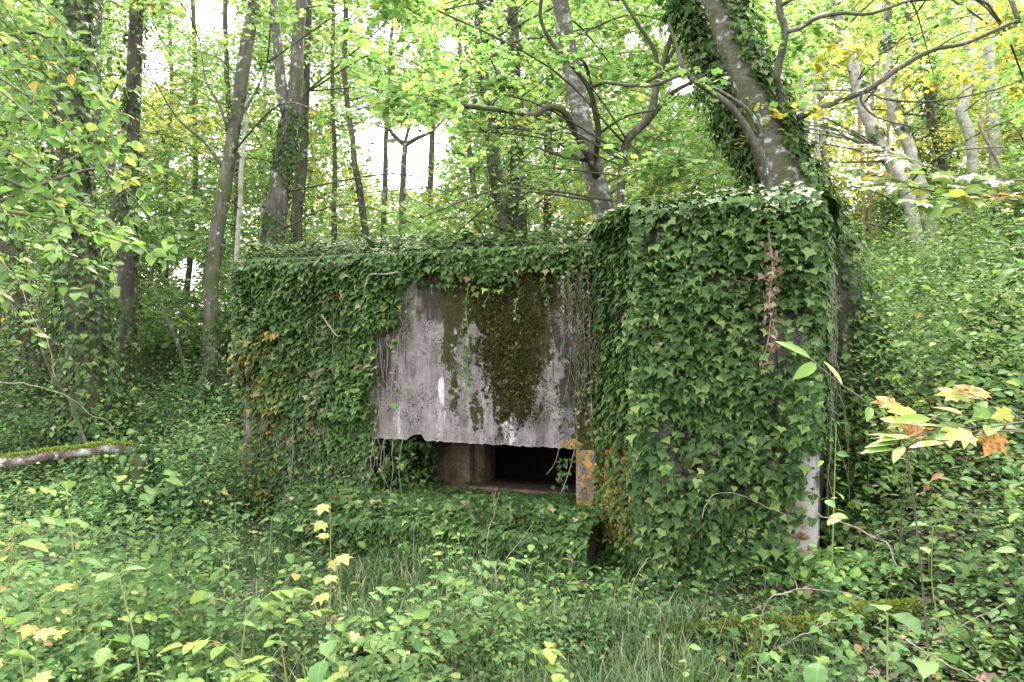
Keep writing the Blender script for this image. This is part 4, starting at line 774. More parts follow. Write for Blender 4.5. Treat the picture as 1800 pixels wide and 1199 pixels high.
# ================================================================ CROWNS
GAPS = [(370, 28, 55, 32), (275, 120, 26, 38), (705, 275, 62, 62), (655, 245, 40, 22), (760, 250, 35, 35), (690, 55, 22, 22), (265, 60, 20, 25), (735, 320, 50, 22), (1200, 150, 26, 20), (150, 20, 10, 20), (790, 75, 22, 16), (600, 15, 22, 12), (1110, 70, 18, 18), (915, 130, 14, 14), (330, 480, 28, 32), (440, 600, 14, 60), (545, 170, 14, 22), (205, 170, 14, 14), (900, 30, 16, 10), (1165, 60, 22, 18), (250, 380, 12, 12)]
def in_gap(px, py, grow=1.0):
    g = np.zeros(len(px), bool)
    for (x, y, a, b) in GAPS: g |= ((px - x) / (a * grow)) ** 2 + ((py - y) / (b * grow)) ** 2 < 1
    return g
def zone_yellow(px, py): return np.clip(1.0 * np.exp(-((px - 570) / 40) ** 2 - ((py - 280) / 55) ** 2) + .75 * np.exp(-((px - 290) / 70) ** 2 - ((py - 200) / 80) ** 2) * .8 + .5 * sstep(1420, 1560, px) * sstep(420, 300, py) + .9 * np.exp(-((px - 1500) / 110) ** 2 - ((py - 300) / 110) ** 2) + .15 * sstep(560, 700, px) * (py > 300) * (py < 450), 0, .9)  # yellow towards the right puts the sunlit glow into leaf colour
def layer(n, x0, x1, y0, y1, d0, d1, lim=None):
    px = rng.uniform(x0, x1, n); py = rng.uniform(y0, y1, n); d = rng.uniform(d0, d1, n); k = ~in_gap(px, py, 1.05 + .35 * rng.random(n))
    if lim: k &= lim(px, py)
    return np.c_[px, py, d][k]
def clump_noise(px, py, s, thr, sc=60.): return fbm(P3(px / sc, py / sc, 0), s) > thr
CL = []
L1 = layer(620, 560, 1860, -70, 300, 5.6, 8.4, lambda x, y: clump_noise(x, y, 401, .45) & (y < 300 - 120 * (x > 1420) - 70 * (x < 800)))
L2 = layer(950, -60, 1860, -110, 430, 8.5, 13.5, lambda x, y: clump_noise(x, y, 411, .42) & ((x < 1400) | (y < 330)))
L3 = layer(2000, -60, 1860, -110, 470, 13.5, 21, lambda x, y: clump_noise(x, y, 421, .40, 45.) & ((x < 1400) | (y < 360)))
L4 = layer(2400, -100, 1900, -40, 600, 21, 34, lambda x, y: clump_noise(x, y, 431, .36, 40.) | (x > 1380) | ((x < 430) & (y > 440)))
for L_, rad, nl, ls, flat in ((L1, .42, 95, .056, .35), (L2, .62, 110, .068, .4), (L3, .95, 115, .096, .5), (L4, 1.45, 120, .145, .6)):
    for px, py, d in L_:
        c = W(px, py, d)
        if c[2] < H(c[0], c[1]) + .3: continue
        CL.append((c, rad * rng.uniform(.7, 1.25), int(nl * rng.uniform(.6, 1.3)), ls, flat, px, py, d))
def in_front(c):
    """is the spray in front of one of the trunks that stand clear in the open?"""
    for t in TREES:
        if t['d'] > 14.6 or not t.get('open', True): continue
        pp = t['path'][::3]; qx, qy = proj(pp); k = (np.abs(qy - c[6]) < 40) & (pp[:, 1] > c[7] - .4)
        if k.any() and np.min(np.abs(qx[k] - c[5])) < (26 + 230 / c[7]): return True
    return False
CL = [c for c in CL if (not in_front(c) or rng.random() < .10) and not (1388 < c[5] < 1590 and 110 < c[6] < 430 and c[7] < 25 and rng.random() < .93)]
TREES = [t for t in TREES if not t['root'].name.startswith(('dead_pole', 'bare_forked'))]
tb = np.array([t['path'][len(t['path']) // 2] for t in TREES])
for c in CL:
    dv = tb - c[0]; dist = np.hypot(dv[:, 0], dv[:, 1] * .8) + np.array([len(t['clusters']) for t in TREES]) * .012 * (c[7] / 10)
    TREES[int(np.argmin(dist))]['clusters'].append(c)
def build_crown(t):
    if not t['clusters']: return
    Ps, Ns, Ds, Ss, Ms = [], [], [], [], []; mb = MB(); cand = [t['path']] + t.get('limbs', [])
    allp = np.vstack(cand)
    for (c, rad, nl, ls, flat, px, py, d) in t['clusters']:
        # feeder branch: from a point of the trunk or a limb, not above the spray
        dd = np.linalg.norm((allp - c) * [1, 1, .8], axis=1) + 1.2 * np.maximum(0, allp[:, 2] - c[2] - .2) ; a = allp[int(np.argmin(dd))]
        ax = c - a; ln = np.linalg.norm(ax)
        if ln < 5.0 and rng.random() < (.28 if d < 8.5 else .42 if d < 13 else .12):
            mid = a + ax * .5 + np.array([0, 0, .10 * ln]) + rng.normal(0, .05 * ln, 3); r0 = .003 + .0028 * ln + .0005 * d
            mb.tube([a, mid, c + [0, 0, .02], c + norm(ax) * rad * .7 + [0, 0, -.05]], min(r0, .04), .003 + .0002 * d, 5, 4)
        hd = norm(np.array([ax[0], ax[1], 0.]) + 1e-3); side = np.array([-hd[1], hd[0], 0])
        # leafy twigs fan out flat from the branch end
        nt_ = max(3, nl // 12); n = nl
        ang = rng.uniform(-1.5, 1.5, nt_); tl = rad * rng.uniform(.5, 1.25, nt_); td = hd * np.cos(ang)[:, None] + side * np.sin(ang)[:, None] + np.array([0, 0, 1.]) * rng.normal(-.05, .30, nt_)[:, None]
        st = c - hd * rad * .5 + hd * rng.uniform(0, rad, nt_)[:, None] + rng.normal(0, rad * flat * .45, (nt_, 1)) * np.array([0, 0, 1.])
        if d < 14:
            for k in range(min(nt_, 5)): mb.tube([st[k], st[k] + td[k] * tl[k] * .5 + [0, 0, .015], st[k] + td[k] * tl[k]], .003 + .0001 * d, .0015, 3, 2)
        k = rng.integers(0, nt_, n); u = rng.random(n) ** .8
        P = st[k] + td[k] * (tl[k] * u)[:, None] + rng.normal(0, .05 * rad + .012, (n, 3)); P[:, 2] -= .10 * rad * u * u
        N = norm(np.array([0, 0, 1.]) + runit(n) * .62); sg = rng.choice([-1, 1], n)[:, None]
        D = norm(td[k] * .7 + np.cross(td[k], [0, 0, 1.]) * sg * .9 + np.array([0, 0, -.35]) + runit(n) * .35)
        yel = zone_yellow(np.array([px]), np.array([py]))[0]; r = rng.random()
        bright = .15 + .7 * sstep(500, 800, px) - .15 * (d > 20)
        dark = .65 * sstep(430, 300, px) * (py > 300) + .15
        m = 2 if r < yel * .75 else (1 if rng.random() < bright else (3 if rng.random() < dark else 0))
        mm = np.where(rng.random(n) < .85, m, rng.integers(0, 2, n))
        Ps.append(P); Ns.append(N); Ds.append(D); Ss.append(ls * rng.lognormal(0, .25, n)); Ms.append(mm)
    P, N, D, S, M = map(np.concatenate, (Ps, Ns, Ds, Ss, Ms)); px, py = proj(P)
    k = ~in_gap(px, py, .82) | (rng.random(len(P)) < .10); P, N, D, S, M = P[k], N[k], D[k], S[k], M[k]
    mats = [M_CAN, M_CANL, M_CANY, M_CAND]; near = P[:, 1] < 9.5
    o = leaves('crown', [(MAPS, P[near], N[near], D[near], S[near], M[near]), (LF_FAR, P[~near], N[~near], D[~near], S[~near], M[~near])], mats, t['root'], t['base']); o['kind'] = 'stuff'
    if mb.V: b = mb.build('twigs', B_DARK if t['bark'] not in (B_PALE, B_TAN) else B_GREY, t['root'], t['base'], smooth=False); b['kind'] = 'stuff'
for t in TREES: build_crown(t)
M_YEL2 = leafmat('pale_yellow_leaf', [(0, (.24, .27, .07)), (1, (.38, .34, .10))], .3, 1.1, .5, .3, spots=.3)

# ================================================================ SHRUBS AND GROUND COVER
def outside(x, y, m=0.0):
    p = np.stack([np.asarray(x), np.asarray(y)], -1) - A0; s = p @ U2; d = -(p @ N2)
    ins = (s > -.05 - m) & (s < WL + .35 + m) & (d > -.02 - m) & (d < 3.45 + m)
    ins |= (s > SL - .4 - m) & (s < WL) & (d > -.70 - m) & (d <= 0)
    pp = np.stack([np.asarray(x), np.asarray(y)], -1); c = np.mean(PF, axis=0); ok = np.ones(pp.shape[:-1], bool)
    for k in range(5):
        a, b = PF[k], PF[(k + 1) % 5]; e = b - a; nn = np.array([e[1], -e[0]]) / np.linalg.norm(e)
        if np.dot(c - a, nn) > 0: nn = -nn
        ok &= ((pp - a) @ nn) < m
    return ~(ins | ok)
def gsample(n, x0, x1, d0, d1, mixlog=.3):
    px = rng.uniform(x0, x1, n); u = rng.random(n); d = 1 / (1 / d1 + (1 / d0 - 1 / d1) * u); l = rng.random(n) < mixlog
    d[l] = np.exp(rng.uniform(np.log(d0), np.log(d1), l.sum())); x = (px - CX) / F * d; k = outside(x, d, .0)
    return x[k], d[k]
def ground_cover(name, n, x0, x1, d0, d1, mats, label_, h0, h1, size, tpl, mixlog=.3, mask=None, upn=.45, minpx=6.5, pick=None, catn='undergrowth'):
    x, y = gsample(n, x0, x1, d0, d1, mixlog); 
    if mask is not None: k = rng.random(len(x)) < mask(x, y); x, y = x[k], y[k]
    k = ~((np.abs(x - 1.3) < .85) & (np.abs(y - 3.45) < .36) & (rng.random(len(x)) < .66)); x, y = x[k], y[k]
    n = len(x); cl = 1.7 * sstep(.3, .72, fbm(P3(x * 1.6, y * 1.6), 501)) - .12 + .3 * sstep(.4, .7, fbm(P3(x * 7, y * 7), 503)); z = H(x, y) + h0 + (h1 - h0) * rng.random(n) ** 1.3 * (.35 + 1.3 * cl) * np.where((x > -2.8) & (x < 2.2) & (y > 3.8) & (y < 6.3), .35, 1); P = P3(x, y, z)
    S = np.maximum(size * rng.lognormal(0, .3, n), minpx / F * y * rng.uniform(.7, 1.3, n)); N = norm(np.array([0, -.18, 1.]) + runit(n) * upn); D = norm(runit(n) + [0, -.3, -.25])
    mi = pick(P) if pick else np.zeros(n, int); near = y < 8
    o = leaves(name, [(tpl, P[near], N[near], D[near], S[near], mi[near]), (LF_FAR, P[~near], N[~near], D[~near], S[~near], mi[~near])], mats)
    tag(o, label_, catn, kind='stuff'); return o
def pickf(*w): w = np.cumsum(w) / np.sum(w); return lambda P: np.searchsorted(w, rng.random(len(P)) )
ground_cover('ground_ivy', 150000, -250, 2050, 2.6, 24, [M_GIVY, M_IVY, M_HERB, M_LITTER], 'dark low ground ivy and seedlings carpeting the forest floor', .0, .10, .030, IVYS, .6, pick=pickf(.42, .14, .34, .10))
ground_cover('herbs', 105000, -250, 2050, 2.7, 22, [M_GIVY, M_HERB, M_BROAD, M_LIME], 'loose mid green herbs standing above the ground ivy', .03, .30, .029, OVS, .5, mask=lambda x, y: sstep(.40, .56, fbm(P3(x * 1.1, y * 1.1), 511)) * (1 - .85 * (x > -2.0) * (x < 2.2) * (y > 3.7) * (y < 6.5)), pick=pickf(.25, .40, .25, .10))
ground_cover('slope_herbs', 120000, 1380, 2100, 4.2, 30, [M_GIVY, M_HERB, M_BROAD, M_LIME], 'pale green nettle like herbs covering the slope right of the pier', .05, .62, .046, OVS, .55, upn=.7, minpx=7, pick=pickf(.03, .22, .42, .33), mask=lambda x, y: .2 + .8 * sstep(4.6, 7, y))  # lighter leaf mix paints sunlight onto the slope
ground_cover('slope_seedlings', 3500, 1430, 1850, 3.0, 7.5, [M_GIVY, M_HERB, M_BROAD, M_LIME], 'rounded seedling leaves over dark soil on the near right slope', .03, .26, .046, OVM, .3, upn=.3, pick=pickf(.2, .35, .42, .03), mask=lambda x, y: sstep(.35, .6, fbm(P3(x * 2.1, y * 2.1), 521)))
ground_cover('bank_ivy', 34000, -150, 470, 6.6, 15, [M_GIVY, M_IVY, M_HERB, M_BROAD], 'dark ivy and sprouts on the low bank under the left trees', .0, .30, .045, IVYS, .6, pick=pickf(.4, .3, .2, .1), minpx=7)
ground_cover('brambles', 11000, -250, 1500, 2.6, 9, [M_HERB, M_BROAD, M_LIME, M_YEL2], 'patches of brighter bramble and seedling leaves over the ground ivy', .12, .38, .044, OVM, .3, upn=.35, pick=pickf(.34, .40, .22, .04), mask=lambda x, y: sstep(.46, .6, fbm(P3(x * 1.9, y * 1.9), 541)) * (1 - .9 * (x > -2.0) * (x < 2.2) * (y > 3.9) * (y < 6.5)))
for nm, x0, x1, w_ in (('tall_brambles', -150, 420, 'taller tangled brambles and weeds filling the left foreground'), ('bank_brambles', 1430, 1950, 'taller tangled brambles and weeds on the near right bank')):
    ground_cover(nm, 8500, x0, x1, 3.0, 9, [M_GIVY, M_HERB, M_BROAD, M_LIME], w_, .15, .62, .042, OVM, .3, upn=.6, pick=pickf(.2, .4, .3, .1), mask=lambda x, y: sstep(.42, .62, fbm(P3(x * 2.3, y * 2.3), 551)))
def litter():
    x, y = gsample(6000, 900, 2000, 2.9, 12, .2); k = rng.random(len(x)) < sstep(1.3, 2.2, x) * .8 + .12; x, y = x[k], y[k]; n = len(x)
    P = P3(x, y, H(x, y) + .005 + rng.random(n) * .05)
    o = leaves('leaf_litter', [(MAPS, P, norm(np.array([0, 0, 1.]) + runit(n) * .4), runit(n), .055 * rng.lognormal(0, .3, n), 0)], [M_LITTER]); tag(o, 'brown fallen leaves scattered on the soil right of the pier', 'leaf litter', kind='stuff')
litter()
def grass():
    x, y = gsample(10000, 150, 1500, 2.7, 6.0, .1); k = rng.random(len(x)) < sstep(.50, .66, fbm(P3(x * 1.5, y * 1.5), 531)) * np.where(x > 1.0, .35, 1) + .06; x, y = x[k], y[k]
    cx = x[:, None] + rng.normal(0, .05, (len(x), 5)); cyy = y[:, None] + rng.normal(0, .05, (len(x), 5)); x, y = cx.ravel(), cyy.ravel(); k = outside(x, y, .05); x, y = x[k], y[k]; n = len(x)
    L_ = rng.uniform(.07, .30, n) * np.where(y > 4.0, .7, 1); a = rng.uniform(0, 2 * np.pi, n); dx = np.c_[np.cos(a), np.sin(a), np.zeros(n)]; bend = rng.uniform(.25, 1.0, n)[:, None]; w0 = rng.uniform(.0026, .0062, n)[:, None]
    sd = np.c_[-np.sin(a), np.cos(a), np.zeros(n)]; b = P3(x, y, H(x, y)); V = []
    for t, wd in ((0, 1), (.35, .9), (.7, .65), (1, .05)):
        c = b + L_[:, None] * (np.array([0, 0, 1.]) * (t - .38 * bend * t * t) + dx * bend * t * t * .7); V += [c - sd * w0 * wd, c + sd * w0 * wd]
    V = np.stack(V, 1).reshape(-1, 3); o = np.arange(n)[:, None] * 8; Q = np.concatenate([np.stack([o[:, 0] + 2 * i, o[:, 0] + 2 * i + 1, o[:, 0] + 2 * i + 3, o[:, 0] + 2 * i + 2], -1) for i in range(3)])
    g = mk('grass', V, Q, M_GRASS, uv=np.tile([[0, 0]], (len(V), 1))); tag(g, 'thin arching grass blades, some straw coloured, in the foreground', 'grass', kind='stuff')
grass()

def shrub(name, label, px, d, hgt, wid, nl, ls, mats, w, group, zlift=0., tpl=None):
    x = (px - CX) / F * d; base = np.array([x, d, float(H(x, d)) + zlift]); r = root(name, base, label, 'shrub', group); mb = MB(); Ps, Ts_ = [], []
    ns = max(4, nl // 60)
    for k in range(ns):
        a = rng.uniform(0, 6.28); rr = wid * .5 * rng.random() ** .6; tip = base + [math.cos(a) * rr, math.sin(a) * rr, hgt * rng.uniform(.45, 1.0)]; mid = base + (tip - base) * .5 + [0, 0, hgt * .12] + rng.normal(0, .05 * hgt, 3)
        p = smooth_path([base + [math.cos(a) * .05, math.sin(a) * .05, -.05], mid, tip], 6); mb.add(*tube(p, np.linspace(.006 + .0035 * hgt, .002, len(p)), 5)); m = nl // ns
        u = .25 + .75 * rng.random(m) ** .7; q_ = p[(u * (len(p) - 1)).astype(int)] + rng.normal(0, 1, (m, 3)) * np.array([.16, .16, .09]) * (.4 + .3 * hgt) ; Ps.append(q_)
    P = np.vstack(Ps); k = outside(P[:, 0], P[:, 1]) | (P[:, 2] > TOP + .1); P = P[k]; n = len(P); mi = np.searchsorted(np.cumsum(w) / sum(w), rng.random(n))
    b = mb.build('stem', B_TWIG, r, base); tp = tpl or (OVS if d < 9 else LF_FAR)
    o = leaves('foliage', [(tp, P, norm(np.array([0, -.15, 1.]) + runit(n) * .55), norm(runit(n) * [1, 1, .5] + [0, 0, -.25]), ls * rng.lognormal(0, .28, n), mi)], mats, r, base); o['kind'] = 'stuff'
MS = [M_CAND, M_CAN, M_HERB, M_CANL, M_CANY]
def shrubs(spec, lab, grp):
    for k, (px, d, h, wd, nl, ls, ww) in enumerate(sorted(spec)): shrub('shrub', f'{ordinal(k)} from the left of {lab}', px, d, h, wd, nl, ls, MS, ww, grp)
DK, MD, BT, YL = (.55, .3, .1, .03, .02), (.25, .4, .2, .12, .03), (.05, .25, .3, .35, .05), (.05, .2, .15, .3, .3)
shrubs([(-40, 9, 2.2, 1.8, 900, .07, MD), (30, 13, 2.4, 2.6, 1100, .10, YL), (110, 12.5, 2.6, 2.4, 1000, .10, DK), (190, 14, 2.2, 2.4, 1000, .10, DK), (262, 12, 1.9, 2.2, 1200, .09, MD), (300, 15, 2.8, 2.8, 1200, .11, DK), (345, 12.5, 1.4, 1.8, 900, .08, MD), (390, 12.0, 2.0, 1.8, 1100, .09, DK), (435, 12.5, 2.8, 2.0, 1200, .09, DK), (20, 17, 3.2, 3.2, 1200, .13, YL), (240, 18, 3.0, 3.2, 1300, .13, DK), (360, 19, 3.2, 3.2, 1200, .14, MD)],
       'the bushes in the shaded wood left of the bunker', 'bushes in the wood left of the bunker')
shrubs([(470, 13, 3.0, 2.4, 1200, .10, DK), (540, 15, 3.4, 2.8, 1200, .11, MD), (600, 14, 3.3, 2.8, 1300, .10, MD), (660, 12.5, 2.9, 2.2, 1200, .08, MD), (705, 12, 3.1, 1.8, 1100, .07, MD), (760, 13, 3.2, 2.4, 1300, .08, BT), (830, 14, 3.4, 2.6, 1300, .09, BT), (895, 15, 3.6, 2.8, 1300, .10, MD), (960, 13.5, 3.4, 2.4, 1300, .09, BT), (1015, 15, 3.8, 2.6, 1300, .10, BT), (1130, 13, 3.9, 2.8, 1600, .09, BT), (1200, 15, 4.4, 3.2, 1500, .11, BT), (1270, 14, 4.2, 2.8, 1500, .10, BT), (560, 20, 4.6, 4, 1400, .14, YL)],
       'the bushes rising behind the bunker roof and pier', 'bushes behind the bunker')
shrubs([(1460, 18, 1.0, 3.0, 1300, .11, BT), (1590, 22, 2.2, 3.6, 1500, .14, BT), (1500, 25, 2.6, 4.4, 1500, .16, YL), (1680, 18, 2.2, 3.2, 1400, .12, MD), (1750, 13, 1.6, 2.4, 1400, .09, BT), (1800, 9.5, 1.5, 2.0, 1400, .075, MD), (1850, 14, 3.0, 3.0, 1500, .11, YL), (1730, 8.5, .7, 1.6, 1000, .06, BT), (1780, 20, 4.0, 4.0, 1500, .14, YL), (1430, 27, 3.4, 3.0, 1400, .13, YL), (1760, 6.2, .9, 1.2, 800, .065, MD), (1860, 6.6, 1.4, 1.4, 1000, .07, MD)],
       'the bushes on the slope right of the pier', 'bushes on the right slope')
# a far wood that reads as one mass
def far_wood():
    n = 150000; px = rng.uniform(-700, 2500, n); d = rng.uniform(30, 60, n); x = (px - CX) / F * d; top = np.where(px > 1350, 18, np.where(px < 430, 13.0, 13.5)) * (.7 + .6 * fbm(P3(px / 90., 0, 0), 601))
    z = H(x, d) + top * rng.random(n); P = P3(x, d, z); k = (fbm(P * .25, 603) > .40) & ~in_gap(*proj(P), 1.0); P = P[k]; n = len(P); yl = np.where(P[:, 0] > 12, .60, .12)  # larger yellow share at the right stands in for golden sunlight
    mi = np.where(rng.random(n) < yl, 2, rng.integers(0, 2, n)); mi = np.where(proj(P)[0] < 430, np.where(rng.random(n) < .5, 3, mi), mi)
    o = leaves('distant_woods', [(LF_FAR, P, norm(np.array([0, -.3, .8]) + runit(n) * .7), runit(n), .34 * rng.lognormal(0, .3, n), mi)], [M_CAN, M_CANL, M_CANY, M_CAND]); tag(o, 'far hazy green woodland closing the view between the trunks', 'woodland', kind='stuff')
far_wood()

# ================================================================ FALLEN WOOD
def log_left():
    base = W(150, 805, 6.1); r = root('fallen_log', base, 'fallen log with peeling red and grey bark, moss on top, at the left edge', 'log')
    pts = [W(-900, 930, 5.6), W(-500, 870, 5.7), W(-120, 832, 5.8), W(0, 815, 5.9), W(70, 803, 6.0), W(140, 795, 6.1), W(190, 788, 6.2), W(236, 790, 6.35)]
    p = smooth_path(pts, 10); rad = np.interp(np.linspace(0, 1, len(p)), [0, .5, .8, 1], [.10, .044, .040, .030]); V, Q, T = tube(p, rad, 22, .30, 14, 4); mk('trunk', V, [Q, T], B_LOG, r, smooth=True, base=base)
    n = 6500; i = rng.integers(int(len(p) * .3), len(p), n); a = rng.normal(0, .62, n) ; P = p[i] + np.c_[np.zeros(n), np.sin(a), np.cos(a)] * rad[i][:, None] * .98; k = (fbm(P * 4, 611) > .34 - .2 * (i > len(p) * .8)); P = P[k]; n = len(P); P[:, 2] += rng.random(n) * .012; P[:, 0] += rng.normal(0, .01, n)
    o = leaves('moss', [(LF_FAR, P, norm(runit(n) + [0, -.3, .5]), norm(np.array([0, 0, 1.]) + runit(n) * .8), .016 * rng.lognormal(0, .3, n), 0)], [M_MOSSL], r, base); o['kind'] = 'stuff'
    b2 = gp(250, 860, 6.5); r2 = root('stump', b2, 'dark mossy rotten stump propping the tip of the fallen log', 'stump'); p = smooth_path([b2 - [0, 0, .1], b2 + [0, 0, .25], W(250, 800, 6.45)], 6); V, Q, T = tube(p, np.linspace(.13, .07, len(p)), 16, .6, 9, 9); mk('stump_body', V, [Q, T], B_DARK, r2, smooth=True, base=b2)
    n = 4200; P = b2 + np.c_[rng.normal(0, 1, (n, 2)) * [.24, .14] * 1.0, np.zeros(n)]; u = rng.random(n) ** 1.6; P[:, :2] = b2[:2] + (P[:, :2] - b2[:2]) * (1.25 - u)[:, None]; P[:, 2] = b2[2] + u * .62 * (.7 + .6 * fbm(P * 5, 15)); o = leaves('moss', [(LF_FAR, P, norm(runit(n) + [0, -.4, .5]), norm(runit(n) + DOWN * .5), .04 * rng.lognormal(0, .3, n), 0)], [M_GIVY], r2, b2); o['kind'] = 'stuff'
log_left()
def mossy_branch():
    def G(px, d, up): x = (px - CX) / F * d; return np.array([x, d, float(H(x, d)) + up])
    base = G(1330, 3.75, 0); r = root('fallen_branch', base, 'fallen branch thick with yellow green moss lying below the pier at the lower right', 'branch')
    mb = []; 
    for k, (pts, r0, r1) in enumerate((([G(1090, 3.85, .06), G(1180, 3.75, .10), G(1260, 3.68, .12), G(1340, 3.62, .14), G(1410, 3.58, .13), G(1470, 3.58, .11), G(1540, 3.58, .10), G(1610, 3.6, .04)], .018, .042), ([G(1345, 3.65, .12), G(1325, 3.5, .09), G(1300, 3.3, .03), G(1270, 3.15, -.02)], .026, .015), ([G(1180, 3.9, .05), G(1120, 3.5, .04), G(1060, 3.2, .02)], .024, .012))):
        p = smooth_path(pts, 9); rad = np.linspace(r0, r1, len(p)); V, Q, T = tube(p, rad, 12, .2, 14, 8 + k); mk('limb', V, [Q, T], B_MOSSY, r, smooth=True, base=base)
        n = 9500 if k == 0 else 1700; i = rng.integers(0, len(p), n); a = rng.normal(0, 1.1, n); P = p[i] + np.c_[rng.normal(0, .012, n), np.sin(a) * rad[i], np.cos(a) * rad[i]]; P[:, 2] += rng.random(n) * .012
        o = leaves('moss', [(LF_FAR, P, norm(runit(n) + [0, -.4, .4]), norm(np.c_[np.zeros(n), np.sin(a), np.cos(a)] + DOWN * .5 + runit(n) * .6), .013 * rng.lognormal(0, .35, n), 0)], [M_MOSSL], r, base); o['kind'] = 'stuff'
mossy_branch()
def G(px, d, up): x = (px - CX) / F * d; return np.array([x, d, float(H(x, d)) + up])
stick('dead_branch', 'pale bare twig arching high over the mossy branch below the pier', [G(1322, 3.5, .02), W(1345, 1062, 3.4), W(1390, 1040, 3.4), W(1440, 1034, 3.4), W(1485, 1042, 3.4), W(1525, 1062, 3.45), G(1560, 3.5, .0)], .007, .005, B_DEAD, group='bare twigs at the lower right', twigs=2, tl=.12)
stick('dead_branch', 'long pale dead branch slanting down from the foot of the pier to the right', [W(1440, 905, 4.3), W(1490, 920, 4.2), W(1530, 940, 4.1), W(1560, 958, 4.0), W(1580, 1000, 3.9), W(1592, 1040, 3.8), G(1597, 3.7, .0)], .006, .009, B_DEAD, group='bare twigs at the lower right', twigs=5, tl=.2)
stick('dead_branch', 'straight grey stick lying from centre right toward the right edge', [W(1640, 1125, 3.2), W(1700, 1095, 3.2), W(1770, 1056, 3.2), W(1840, 1015, 3.2), G(1900, 3.2, .3)], .007, .006, B_DEAD, group='bare twigs at the lower right')
stick('dead_branch', 'thin dark upright twig right of the pier foot', [G(1592, 3.9, -.02), W(1580, 960, 3.9), W(1585, 900, 3.85), W(1592, 850, 3.8), W(1600, 800, 3.8), W(1610, 770, 3.8)], .009, .003, B_TWIG, group='bare twigs at the lower right', twigs=3, tl=.12)
stick('dead_branch', 'pale curved twig lying just above the mossy branch', [W(1365, 1140, 3.3), W(1400, 1122, 3.3), W(1440, 1108, 3.35), W(1480, 1092, 3.4), G(1520, 3.5, .06)], .006, .004, B_DEAD, group='bare twigs at the lower right', twigs=2, tl=.12)
stick('dead_branch', 'long thin stem running down to the lower right corner', [W(1590, 1120, 2.9), W(1640, 1150, 2.8), W(1700, 1185, 2.7), W(1760, 1215, 2.6), W(1830, 1260, 2.6)], .004, .004, B_DEAD, group='bare twigs at the lower right')
stick('bramble_cane', 'arching bramble cane crossing the lower front of the pier', [W(1235, 912, 4.3), W(1240, 885, 4.3), W(1262, 868, 4.3), W(1310, 872, 4.3), W(1355, 893, 4.3), W(1400, 915, 4.3)], .004, .003, B_DEAD, 'cane')
stick('dry_stalk', 'tall straight straw coloured stalk standing in front of the ledge', [G(842, 4.0, -.02), W(852, 975, 4.0), W(866, 915, 4.0), W(878, 867, 4.0)], .005, .0025, B_DEAD, 'stalk', twigs=1, tl=.08)
stick('dry_stalk', 'long leaning dry stalk rising to the right of the tall straight one', [G(765, 3.1, -.02), W(800, 1110, 3.1), W(850, 1040, 3.15), W(900, 965, 3.2), W(930, 948, 3.2)], .0035, .0015, B_DEAD, 'stalk', twigs=1, tl=.1)
stick('dry_stalk', 'thin dry stalk in front of the ivy wall below the left end of the slot', [G(722, 4.4, -.02), W(728, 940, 4.4), W(735, 880, 4.4)], .003, .0015, B_DEAD, 'stalk')
stick('dry_stalk', 'thin bowed cane at the bottom of the pier left corner', [G(1100, 3.6, 0), W(1110, 1040, 3.6), W(1135, 990, 3.65), W(1150, 985, 3.7), W(1165, 1010, 3.7)], .003, .002, B_DEAD, 'stalk')

